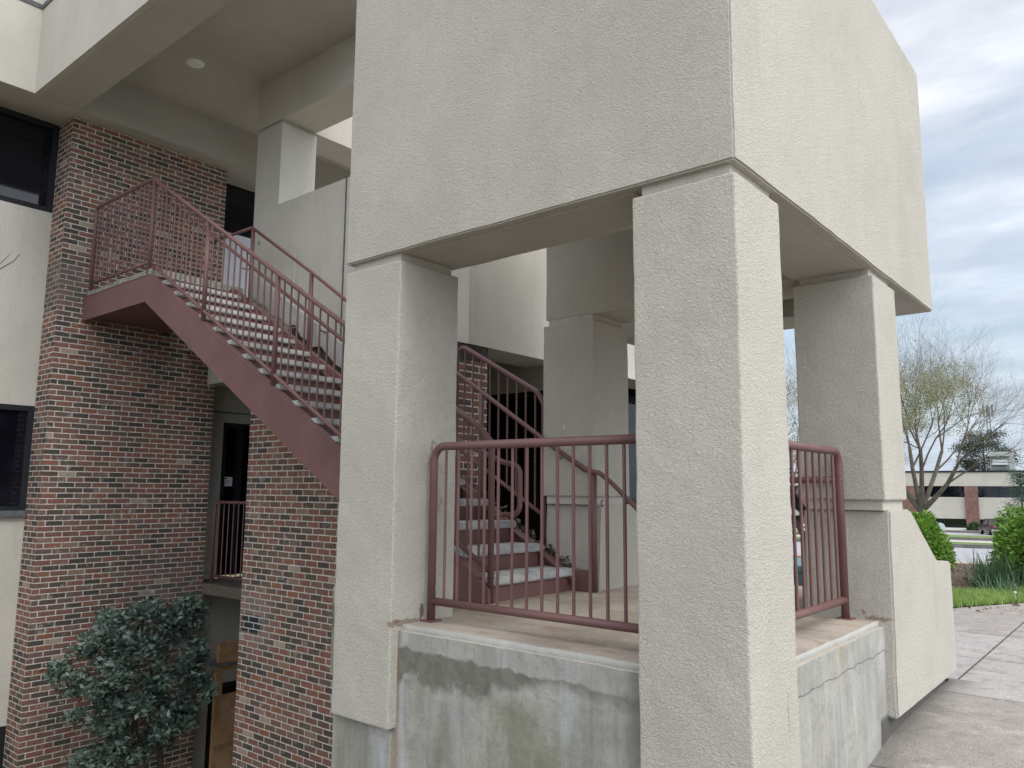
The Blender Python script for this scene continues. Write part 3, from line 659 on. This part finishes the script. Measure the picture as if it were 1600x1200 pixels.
# lower balcony slab and walkway structure
obj('balcony_slab', bx(6.003, 9.4, 8.32, YW-.002, -1.48, -1.33), M['aggregate'], OB, bev=.01)
obj('walkway_slab', bx(5.54, 12.5, 5.70, 11.09, 1.95, 2.5), M['stucco_smooth'], OB)
obj('landing_beam', bx(5.88, 6.3, 8.9, 10.648, 1.50, 2.4), M['stucco_smooth'], OB)
obj('edge_beam', bx(5.605, 5.9, 5.70, 8.9, 1.43, 2.49), M['stucco_smooth'], OB)
pw = obj('parapet', bx(5.53, 5.83, 5.15, 8.518, 2.5, 3.63), M['stucco_smooth'], OB)
obj('joint_strip', bx(5.521, 5.53, 7.125, 7.145, 1.5, 3.63), M['sill'], pw); obj('joint_strip', bx(5.521, 5.53, 8.1, 8.11, 1.5, 2.9), M['stucco_smooth'], pw)
obj('wall_backing', prism(B(), [(5.7, -.2), (9.05, 1.2), (9.05, 2.49), (8.0, sl(8)+.4), (5.7, sl(5.7)+.4)], 0, 5.542, 5.60), M['gap_shade'], OB)  # dark sheet that paints the shaded gap below the cladding edge
obj('wall_face', prism(B(), [(5.7, sl(5.7)+.15), (8.6, sl(8.6)+.12), (9.05, 2.43), (9.05, 2.5), (5.7, 2.5)], 0, 5.528, 5.54), M['stucco_smooth'], OB)
fs = obj('fascia', bx(5.53, 14.0, 5.15, 5.70, 1.425, 3.632), M['stucco_smooth'], OB) if 0 else obj('fascia', bx(5.83, 12.5, 5.15, 5.66, 1.425, 3.632), M['stucco_smooth'], OB)
obj('fascia_return', bx(5.53, 5.83, 5.15, 5.66, 1.425, 2.5), M['stucco_smooth'], OB)
# broken lower edge of the wall cladding above the far stringer
pts = [(9.0, sl(9.0)+.26)]; y = 9.0
while y > 5.75:
    pts.append((y, sl(y)-.0+random.uniform(-.07, .05))); y -= random.uniform(.04, .2)
pts += [(5.75, sl(5.75)+.24)]
obj('broken_cladding', prism(B(), pts, 0, 5.498, 5.527), stucco('flaking_cladding', (.60, .58, .54), 2.2, 1.6), OB)
# shopfront under the walkway
obj('ceiling', bx(6.0, 12.5, 5.66, 11.09, 1.80, 1.94), M['soffit'], OB)
obj('header', bx(7.1, 7.3, 5.2, 11.09, 1.15, 1.80), M['stucco_smooth'], OB)
sg = obj('shopfront', bx(7.16, 7.18, 5.2, 11.05, -1.3, 1.15), M['glass'], OB)
g = B()
for y in np.arange(5.25, 11, 1.15): box(g, 7.11, 7.2, y, y+.06, -1.3, 1.15)
box(g, 7.112, 7.2, 5.2, 11, 1.09, 1.149); obj('shopfront_frame', g, M['frame'], sg)
obj('return_wall', bx(7.3, 12.5, 5.9, 6.1, -1.4, 1.80), M['glass'], OB)
# canopy over the stairs
XL0, XL1, ZC = 3.24, 3.77, 4.82
cn = obj('canopy', bx(XL0, XL1, 6.45, 10.38, ZC, 6.9), M['stucco_smooth'], OB)
obj('soffit_panel', bx(XL0+.07, XL1-.004, 6.52, 10.40, ZC-.008, ZC+.002), M['soffit'], cn)
obj('roof_fascia', bx(-4, XL1, 10.38, 10.9, ZC+.001, 6.9), M['stucco_smooth'], OB)
obj('joint_strip', bx(XL0-.012, XL0-.001, 6.45, 10.38, 5.93, 5.99), M['sill'], cn)
obj('joint_strip', bx(-4, XL0-.012, 10.368, 10.379, 5.93, 5.99), M['sill'], OB)
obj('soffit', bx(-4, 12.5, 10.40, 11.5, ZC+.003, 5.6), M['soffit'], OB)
obj('beam', bx(5.53, 6.07, 6.45, 9.09, 4.80, 5.8), M['stucco_smooth'], OB)
cu = obj('column', bx(5.53, 6.07, 8.52, 9.08, 2.51, 4.745), M['stucco_smooth'], OB); obj('column_neck', bx(5.56, 6.04, 8.55, 9.05, 4.74, 4.81), M['soffit'], cu)
obj('beam', bx(6.071, 12.5, 8.55, 9.09, 4.80, 5.95), M['stucco_smooth'], OB)
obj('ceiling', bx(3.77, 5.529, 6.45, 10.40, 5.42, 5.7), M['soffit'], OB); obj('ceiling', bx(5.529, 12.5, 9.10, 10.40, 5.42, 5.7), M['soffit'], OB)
# ceiling light
CL = thing('ceiling_light', (4.65, 9.2, 5.415), 'round white recessed light in the canopy ceiling', 'ceiling light')
b_ = B(); bmesh.ops.create_cone(b_, cap_ends=True, segments=32, radius1=.10, radius2=.115, depth=.014, matrix=Matrix.Translation((4.65, 9.2, 5.413))); obj('trim', b_, M['white'], CL)
b_ = B(); bmesh.ops.create_cone(b_, cap_ends=True, segments=32, radius1=.07, radius2=.085, depth=.012, matrix=Matrix.Translation((4.65, 9.2, 5.402))); obj('lens', b_, M['white'], CL)
# balcony railing at the lower door
BR = thing('balcony_railing', (6.06, 10.55, -1.33), 'small maroon railing on the ledge in front of the lower dark door', 'railing')
obj('frame', tube(B(), fillet([(6.06, 10.55, -1.33), (6.06, 10.55, -.19), (6.06, 8.4, -.19)], .1), .023, 10), M['maroon'], BR, smooth=True)
obj('bottom_rail', tube(B(), [(6.06, 10.55, -1.22), (6.06, 8.4, -1.22)], .02, 8), M['maroon'], BR, smooth=True)
for y in np.arange(10.43, 8.45, -.125): baluster(6.06, y, -1.22, -.19, BR, .0085)
# notice on the door
NT = thing('door_notice', (6.54, YW+.048, .07), 'small white printed notice taped inside the lower dark door', 'notice')
obj('paper', bx(6.50, 6.66, YW+.040, YW+.0435, .04, .18), M['white'], NT)
g = B(); box(g, 6.525, 6.575, YW+.037, YW+.0395, .145, .163)
for i, zz in enumerate((.125, .108, .09, .072)): box(g, 6.525, 6.525+(.11, .09, .1, .06)[i], YW+.037, YW+.0395, zz, zz+.005)
obj('print', g, M['ink'], NT)
# plywood crate front below the ledge
PC = thing('plywood_crate', (6.3, 10.2, -5.3), 'stamped plywood panel on a timber frame leaning below the ledge beside the brick wall', 'crate')
obj('plywood_panel', bx(6.02, 7.1, 10.18, 10.20, -5.3, -2.79), M['ply'], PC)
obj('stud', bx(6.02, 6.12, 10.205, 10.26, -5.3, -2.48), M['lumber'], PC); obj('rail', bx(6.02, 7.1, 10.20, 10.27, -2.475, -2.41), M['lumber'], PC)
obj('cover_sheet', bx(5.98, 7.12, 10.14, 10.6, -2.405, -2.385), M['sill'], PC)
def text(body, size, loc, rot, m, parent, name='lettering'):
    cu_ = bpy.data.curves.new(name, 'FONT'); cu_.body = body; cu_.size = size; cu_.extrude = .0008; to = bpy.data.objects.new(name, cu_)
    C.objects.link(to); bpy.context.view_layer.update(); me = bpy.data.meshes.new_from_object(to); bpy.data.objects.remove(to)
    o = bpy.data.objects.new(name, me); C.objects.link(o); me.materials.append(m); o.parent = parent
    o.location = Vector(loc)-LOC[parent]; o.rotation_euler = rot
text('IOS', .085, (6.045, 10.178, -3.5), (R(90), 0, 0), M['ink'], PC); text('FO', .085, (6.24, 10.178, -3.5), (R(90), 0, 0), M['ink'], PC)
own('timber_offcut', bx(6.08, 6.7, 10.25, 10.33, -2.38, -2.12), M['lumber'], (6.3, 10.29, -2.38), 'short offcut of timber lying on top of the plywood crate', 'timber')
# slim tube light on the far side of the right column
WL = thing('wall_light', (5.76, 1.47, .5), 'slim white tube with black clamps on the far side of the right column', 'wall light')
obj('tube', tube(B(), [(5.73, 1.40, .66), (5.73, 1.40, .90)], .014, 12), M['white'], WL, smooth=True)
g = B(); box(g, 5.68, 5.755, 1.375, 1.425, .90, .93); box(g, 5.68, 5.755, 1.375, 1.425, .665, .69); box(g, 5.68, 5.755, 1.375, 1.425, .615, .64); obj('clamp', g, M['black'], WL)
obj('bracket', tube(B(), fillet([(5.69, 1.36, .985), (5.75, 1.36, .985), (5.755, 1.36, .64)], .015), .004, 6), M['black'], WL)

# ------------------------------------------------------------------ shrub against the brick
def clump_shrub():
    SH = thing('shrub', (5.15, 9.95, -5.2), 'dense grey green shrub growing against the brick wall at lower left', 'shrub')
    cl = [(4.56, 9.75, -1.69, .35), (5.12, 9.75, -1.53, .26), (5.44, 9.75, -1.55, .16), (4.85, 9.75, -1.72, .28), (5.3, 9.75, -1.8, .25), (4.20, 9.75, -1.79, .28), (4.05, 9.75, -2.16, .25), (4.60, 9.75, -2.22, .46),
          (5.15, 9.75, -2.12, .38), (4.87, 9.75, -2.71, .47), (5.47, 9.75, -2.52, .22), (4.33, 9.75, -2.56, .31), (5.24, 9.75, -2.86, .33), (4.29, 9.75, -2.94, .28), (4.66, 9.75, -3.07, .30)]
    P = []; 
    g = B(); tube(g, [(5.15, 9.95, -5.3), (5.2, 9.9, -4.2), (5.12, 9.85, -3.3), (5.0, 9.8, -2.6)], [.055, .05, .04, .025], 8); tube(g, [(5.2, 9.9, -4.2), (4.9, 9.85, -3.2), (4.6, 9.8, -2.3)], [.035, .025, .015], 6)
    for x, y, z, r in cl:
        n = int(860*(r/.3)**2); k = max(6, int(r*34))
        cen = rng.normal(size=(k, 3)); cen /= np.linalg.norm(cen, axis=1)[:, None]; cen *= r*(.45+.6*rng.random((k, 1))); cen += (x, y, z)
        for c in cen:
            m_ = n//k; q = c+rng.normal(size=(m_, 3))*(.055, .055, .045); P.append(q)
            tube(g, [(x+(c[0]-x)*.1, y+.05, z-.1), tuple((c+np.array((x, y, z)))/2), tuple(c)], [.008, .006, .003], 4, cap=False)
    obj('trunk', g, M['bark'], SH)
    P = np.concatenate(P); P = P[P[:, 1] < 10.55]; v, f = leaves(P, .074, .5, .25)
    cards('foliage', v, f, M['shrubleaf'], SH, LOC[SH])
clump_shrub()
# round hedges
def hedge(x, y, z, r, h, label, n):
    H = thing('round_hedge', (x, y, z), label, 'hedge', 'clipped round hedges by the road')
    u = rng.normal(size=(n, 3)); u /= np.linalg.norm(u, axis=1)[:, None]; u[:, 2] = np.abs(u[:, 2])*1.02-.04
    rad = (.78+.24*rng.random((n, 1))**.5)*(1+.06*np.sin(u[:, :1]*9+1)+.05*np.sin(u[:, 1:2]*11))
    e_ = np.sign(u)*np.abs(u)**.8; P = np.array((x, y, z+.03))+e_*rad*(r, r, h)
    v, f = leaves(P, .06, .6, .1, out=u*.8); cards('foliage', v, f, M['hedgeleaf'], H, LOC[H])
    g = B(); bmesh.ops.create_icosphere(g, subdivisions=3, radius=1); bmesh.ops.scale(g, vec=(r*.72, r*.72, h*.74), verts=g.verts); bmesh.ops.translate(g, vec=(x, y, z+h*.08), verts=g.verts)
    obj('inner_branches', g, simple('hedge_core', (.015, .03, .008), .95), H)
    t_ = tube(B(), [(x, y, z-.05), (x, y, z+.3)], .04, 8); obj('trunk', t_, M['bark'], H)
hx, hy = dw(17.0, 1.12); hedge(hx, hy, -1.39, .70, 1.0, 'round bright green hedge just right of the flared column base', 15000)
hx, hy = dw(14.3, -1.3); hedge(hx, hy, -1.39, 1.08, 1.34, 'larger round bright green hedge at the right edge of the view', 17000)
hx, hy = dw(13.5, 4.55); hedge(hx, hy, -1.39, .95, 1.15, 'round hedge seen through the right railing behind the teal cabinet', 7000)
# strap-leaved plant
def straps(x, y, label, n=190, L0=.62):
    V = []; F = []
    for i in range(n):
        a = random.uniform(0, 6.283); ln = L0*random.uniform(.5, 1.1); sp_ = random.uniform(.15, .85); dr = random.uniform(.0, .9)
        bxp = x+random.gauss(0, .14); byp = y+random.gauss(0, .14); wd = .011; pr = None
        for k in range(6):
            t = k/5; rr = sp_*ln*t; zz = ln*(t*(1.05-sp_*.5))-dr*ln*t*t*.75*sp_; ww = wd*(1-t**2*.95)
            cx_, cy_ = bxp+math.cos(a)*rr, byp+math.sin(a)*rr; zc = max(-1.385+zz, -1.37)
            V += [(cx_-math.sin(a)*ww, cy_+math.cos(a)*ww, zc), (cx_+math.sin(a)*ww, cy_-math.cos(a)*ww, zc)]
            if k: b = len(V)-4; F.append((b, b+1, b+3, b+2))
    o = cards('strap_plant', V, F, M['irisleaf'], off=(x, y, -1.39)); o.location = (x, y, -1.39); tag(o, label, 'plant'); return o
px_, py_ = dw(13.6, -.27); sp1 = straps(px_, py_, 'clump of long blue green strap leaves in front of the large hedge', 420, .72)
px_, py_ = dw(12.9, -.3); straps(px_, py_, 'low drooping clump of strap leaves at the edge of the grass', 110, .42)
fx_, fy_ = dw(12.3, -.42); b_ = B()
for k in range(6):
    a = k*R(60); bmesh.ops.create_uvsphere(b_, u_segments=8, v_segments=5, radius=.009, matrix=Matrix.Translation((fx_+(.01*math.cos(a)), fy_+.01*math.sin(a), -1.25)))
tube(b_, [(fx_, fy_, -1.38), (fx_, fy_, -1.25)], .003, 5)
own('white_flower', b_, M['white'], (fx_, fy_, -1.38), 'single small white flower in front of the strap leaves', 'flower')
# teal cabinet
TX = thing('utility_cabinet', (7.1, 2.62, -1.39), 'teal metal utility cabinet seen through the right railing', 'utility cabinet')
obj('body', bx(6.95, 7.75, 2.42, 3.1, -1.39, -.68), M['teal'], TX, bev=.012); obj('lid', bx(6.93, 7.77, 2.40, 3.12, -.68, -.62), M['teal'], TX, bev=.01)
obj('latch', bx(6.925, 6.95, 2.55, 2.60, -1.05, -1.0), M['black'], TX)
# ------------------------------------------------------------------ trees
def tree(name, x, y, z, H, rad, depth, label, group, seed, trunk_r=.3, leafm=None, nleaf=0, split=.12, lowleaf=True, lean=0):
    rd = random.Random(seed); T = thing(name, (x, y, z), label, 'tree', group); g = B(); tips = []
    def br(p, d, ln, r, lev):
        n = 3; pts = [p]; rs = [r]; q = p; dd = d
        for i in range(n):
            dd = (dd+Vector((rd.gauss(0, .11), rd.gauss(0, .11), rd.gauss(.05, .06)))).normalized(); q = q+dd*(ln/n); pts.append(q); rs.append(r*(1-(i+1)/n*.38))
        tube(g, pts, rs, 7 if lev < 2 else (4 if lev < 4 else 3), cap=False)
        if lev >= 3: tips.extend(pts[1:])
        if lev >= depth: return
        k = rd.choice((3, 4, 4) if depth > 6 else (3, 3, 4)) if lev else 5
        for i in range(k):
            a = i*6.283/k+rd.uniform(-.5, .5); sprd = rd.uniform(.35, .72) if lev else rd.uniform(.35, .8)
            o1 = dd.orthogonal().normalized(); o2 = dd.cross(o1)
            nd_ = (dd+(o1*math.cos(a)+o2*math.sin(a))*sprd).normalized()
            st_ = pts[-1] if i < 2 or lev == 0 else pts[-2]
            br(st_, nd_, ln*rd.uniform(.62, .86) if lev else H*rd.uniform(.24, .3), rs[-1]*rd.uniform(.6, .8), lev+1)
    br(Vector((x, y, z-.2)), Vector((lean, 0, 1)).normalized(), H*split, trunk_r, 0)
    obj('branches', g, M['twig'], T)
    if leafm:
        Tp = np.array([tuple(t) for t in tips])
        if lowleaf: Tp = Tp[(Tp[:, 2] < z+H*.55+rng.normal(size=len(Tp))*H*.06) & ((Tp[:, :2]-np.array((x, y))) @ Wv > -.6*rad+rng.normal(size=len(Tp))*.5)]
        idx = rng.integers(0, len(Tp), nleaf); P = Tp[idx]+rng.normal(size=(nleaf, 3))*rad*.03
        v, f = leaves(P, rad*.015, .7, .1); cards('crown', v, f, leafm, T, LOC[T])
x_, y_ = dw(60, 3.05); tree('bare_tree', x_, y_, zt(60), 16.5, 5.5, 7, 'large spreading bare tree with a short thick trunk beyond the round hedge', 'trees beyond the road', 5, .42, M['budleaf'], 30000)
x_, y_ = dw(64, 7.4); tree('bare_tree', x_, y_, zt(64), 12.0, 5, 6, 'bare budding tree partly hidden behind the flared column', 'trees beyond the road', 11, .3, M['budleaf'], 20000)
x_, y_ = dw(32, 6.3); tree('bare_tree', x_, y_, zt(32), 9.0, 3.5, 6, 'budding tree seen in the gap between the corner column and the right column', 'trees beyond the road', 3, .16, M['budleaf'], 9000)
def pine(x, y, z, H, rx, label, m, name, n, layers=9, z0=.45, flat=True, grp=None):
    T = thing(name, (x, y, z), label, 'tree', grp); g = tube(B(), [(x, y, z), (x, y, z+H*.95)], [H*.02, H*.006], 8); P = []
    for i in range(layers):
        t = i/(layers-1); hh = z+H*(z0+(1-z0)*t); rr = rx*((1-abs(t-.55)*1.1) if flat else (1-t*.8))
        for k in range(7):
            a = random.uniform(0, 6.283); ex = rr*random.uniform(.5, 1); c = (x+math.cos(a)*ex, y+math.sin(a)*ex, hh+random.uniform(-.02, .04)*H)
            tube(g, [(x, y, hh-.04*H), c], [H*.006, H*.002], 4, cap=False)
            P.append(np.array(c)+rng.normal(size=(n//(layers*7), 3))*(rx*.16, rx*.16, rx*.09))
    obj('trunk', g, M['bark'], T); P = np.concatenate(P); v, f = leaves(P, rx*.06, .4, .2); cards('crown', v, f, m, T, LOC[T])
x_, y_ = dw(135, -2.0); pine(x_, y_, -4, 12.3, 4.2, 'dark flat topped pine rising behind the far office building', M['pineleaf'], 'pine_tree', 16000)
0 and pine(x_, y_, -4, 12.5, 4.5, 'grey green pine behind the far building left of the flat topped pine', M['pineleaf'], 'pine_tree', 7000)
x_, y_ = dw(42, -1.95); pine(x_, y_, zt(42), 3.1, 1.15, 'loose blue green evergreen standing behind the large round hedge', M['everleaf'], 'evergreen_tree', 7000, z0=.08, flat=False)
x_, y_ = dw(106.6, -.15); H = thing('low_shrub', (x_, y_, zt(106.6)), 'small rounded shrub at the foot of the far brick pier', 'shrub')
P = rng.normal(size=(2500, 3)); P /= np.linalg.norm(P, axis=1)[:, None]; P[:, 2] = abs(P[:, 2]); P = P*(.75, .75, .95)*(.8+.25*rng.random((2500, 1)))+(x_, y_, zt(106.6))
v, f = leaves(P, .16, .6); cards('foliage', v, f, leafmat('dull_shrub_leaf', (.05, .09, .03), (.1, .15, .06)), H, LOC[H])
# twig at the left edge
tw = tube(B(), [(1.0, 3.9, .72), (1.0, 3.6, .80), (1.0, 3.40, .834), (1.0, 3.26, .838), (1.0, 3.2, .855)], [.006, .005, .0032, .0022, .0012], 6)
tube(tw, [(1.0, 3.6, .80), (1.0, 3.42, .852), (1.0, 3.31, .873)], [.0035, .002, .001], 5)
own('twig', tw, simple('pale_twig', (.3, .27, .23), .8), (1.0, 3.9, .72), 'thin bare twig poking in at the left edge in front of the stucco', 'twig')

# ------------------------------------------------------------------ far office building
def FP(D, W, z): return (*dw(D, W), z)
FB = thing('far_office_building', FP(110, 0, -3.95), 'long low office building with a brick pier and dark window bands across the road', 'building')
def fbox(D0, D1, W0, W1, z0, z1, name, m, parent=None, bm=None):
    g = bm or B(); v = [g.verts.new(FP(d, q, z)) for z in (z0, z1) for q in (W0, W1) for d in (D0, D1)]
    for f in ((0, 2, 3, 1), (4, 5, 7, 6), (0, 1, 5, 4), (2, 6, 7, 3), (0, 4, 6, 2), (1, 3, 7, 5)): g.faces.new([v[i] for i in f])
    return None if bm else obj(name, g, m, parent or FB)
fbox(109, 125, -30, 30, .99, 2.62, 'stucco_band', M['stucco_smooth']); fbox(109, 125, -30, 30, -2.88, -.33, 'stucco_band', M['stucco_smooth'])
fbox(108.9, 125.2, -30.1, 30.1, 2.62, 2.82, 'roof_edge', M['frame'])
for z0, z1 in ((-.33, .99), (-4.3, -2.88)):
    g = obj('window_band', B(), M['glass'], FB) if 0 else fbox(109.3, 124.8, -29.9, 29.9, z0, z1, 'window_band', M['glass'])
    for W in np.arange(-11.6, 14, 1.45): fbox(109.22, 109.32, W, W+.07, z0, z1, 'mullion', M['frame'], g)
fbr = simple('far_brick', (.22, .125, .105), .9, .15, 2.5, c2=(.15, .085, .07))
for W0, W1 in ((-.75, .63), (5.6, 9.6), (-14, -12.6), (18, 19.4)): fbox(108.7, 109.4, W0, W1, -4.3, .985, 'brick_pier', fbr)
HV = thing('rooftop_unit', FP(116, -3.5, 2.82), 'boxy grey air handling unit with a hood on the far roof', 'rooftop unit')
hm = simple('galvanised_grey', (.42, .44, .42), .6, .08, 1); hd = simple('dull_grey_panel', (.24, .26, .25), .6, .1, 1)
fbox(116, 119, -5.0, -2.4, 3.1, 5.3, 'housing', hm, HV); fbox(115.1, 116, -4.5, -2.1, 4.75, 5.32, 'hood', hm, HV); fbox(115.5, 116, -4.2, -2.6, 3.7, 4.3, 'louvre', M['white'], HV)
fbox(115.9, 116, -4.4, -2.5, 3.12, 3.7, 'panel', hd, HV); fbox(116, 119, -5.1, -2.3, 2.82, 3.1, 'curb', hd, HV)
AM = thing('antenna_mast', FP(200, -4.35, -4), 'thin lattice mast with an antenna cluster above the far trees', 'mast'); g = B()
for a in (-.5, .5): tube(g, [FP(200, -4.35+a, -4), FP(200, -4.35+a*.5, 19)], .10, 5)
for z in np.arange(-3, 18, 1.5): tube(g, [FP(200, -4.8, z), FP(200, -3.9, z+1.4)], .05, 4)
obj('lattice', g, hd, AM); g = B()
for a in (-.8, 0, .8): fbox(199.5, 200.2, -4.55+a, -4.15+a, 16.8, 19.4, '', None, bm=g)
obj('antenna', g, hd, AM)
# ------------------------------------------------------------------ parked cars
def car(D, W, yaw, label, paint_c, sc=1.0):
    x, y = dw(D, W); z = zt(D)+.03; T = thing('parked_car', (0, 0, 0), label, 'car', 'cars parked across the road')
    L_, Wd, Hh = 4.6, 1.85, 1.72
    body = B(); prof = [(-2.3, .42), (-2.32, .95), (-2.2, 1.08), (-1.3, 1.12), (1.05, 1.14), (2.1, 1.0), (2.3, .8), (2.3, .4)]
    prism(body, prof, 1, -Wd/2, Wd/2); bmesh.ops.bevel(body, geom=body.edges[:], offset=.07, segments=2, affect='EDGES')
    cab = B(); a = [(-2.15, 1.08), (-1.85, 1.66), (-1.4, 1.72), (.2, 1.70), (1.0, 1.12)]
    lo = [cab.verts.new((p[0], -.86+(p[1]-1.1)*.28, p[1])) for p in a]; hi_ = [cab.verts.new((p[0], .86-(p[1]-1.1)*.28, p[1])) for p in a]
    cab.faces.new(lo); cab.faces.new(hi_[::-1])
    for i in range(5): cab.faces.new((lo[i], hi_[i], hi_[(i+1) % 5], lo[(i+1) % 5]))
    pm = simple('car_paint', paint_c, .25, .03, 2, spec=.6, metal=.3)
    obj('body', body, pm, T, smooth=False); obj('cabin', cab, M['glass'], T)
    rf = B(); box(rf, -1.75, .15, -.66, .66, 1.69, 1.75); obj('roof', rf, pm, T, bev=.02)
    for s in (-1, 1):
        for p, q in (((-2.14, 1.1), (-1.84, 1.68)), ((-1.0, 1.1), (-1.0, 1.7)), ((.25, 1.70), (1.0, 1.12))):
            obj('roof_pillar', tube(B(), [(p[0], s*(.88-(p[1]-1.1)*.28), p[1]), (q[0], s*(.88-(q[1]-1.1)*.28), q[1])], .045, 5), pm, T)
    for xw in (-1.45, 1.42):
        for s in (-1, 1):
            wv = B(); bmesh.ops.create_cone(wv, cap_ends=True, segments=20, radius1=.35, radius2=.35, depth=.24, matrix=Matrix.Translation((xw, s*.82, .35)) @ Matrix.Rotation(R(90), 4, 'X')); wo = obj('wheel', wv, M['black'], T)
            wv = B(); bmesh.ops.create_cone(wv, cap_ends=True, segments=12, radius1=.2, radius2=.2, depth=.26, matrix=Matrix.Translation((xw, s*.82, .35)) @ Matrix.Rotation(R(90), 4, 'X')); obj('rim', wv, hm, wo)
    for s in (-1, 1): obj('tail_light', bx(-2.36, -2.2, s*.78-.13, s*.78+.13, .86, 1.06), simple('tail_red', (.25, .01, .01), .3), T)
    obj('bumper', bx(-2.4, -2.25, -.88, .88, .38, .66), simple('bumper_grey', (.35, .35, .36), .4), T, bev=.03)
    obj('number_plate', bx(-2.345, -2.325, -.2, .2, .74, .86), M['white'], T)
    T.location = (x, y, z); T.rotation_euler = (0, 0, yaw); T.scale = (sc,)*3
    return T
car(101, -1.95, math.atan2(Dv[1], Dv[0])+R(14), 'dark plum SUV parked facing away in front of the far building', (.10, .07, .085))
car(70, 4.3, math.atan2(Dv[1], Dv[0])-R(70), 'pale silver car mostly hidden behind the round hedge', (.55, .6, .64))
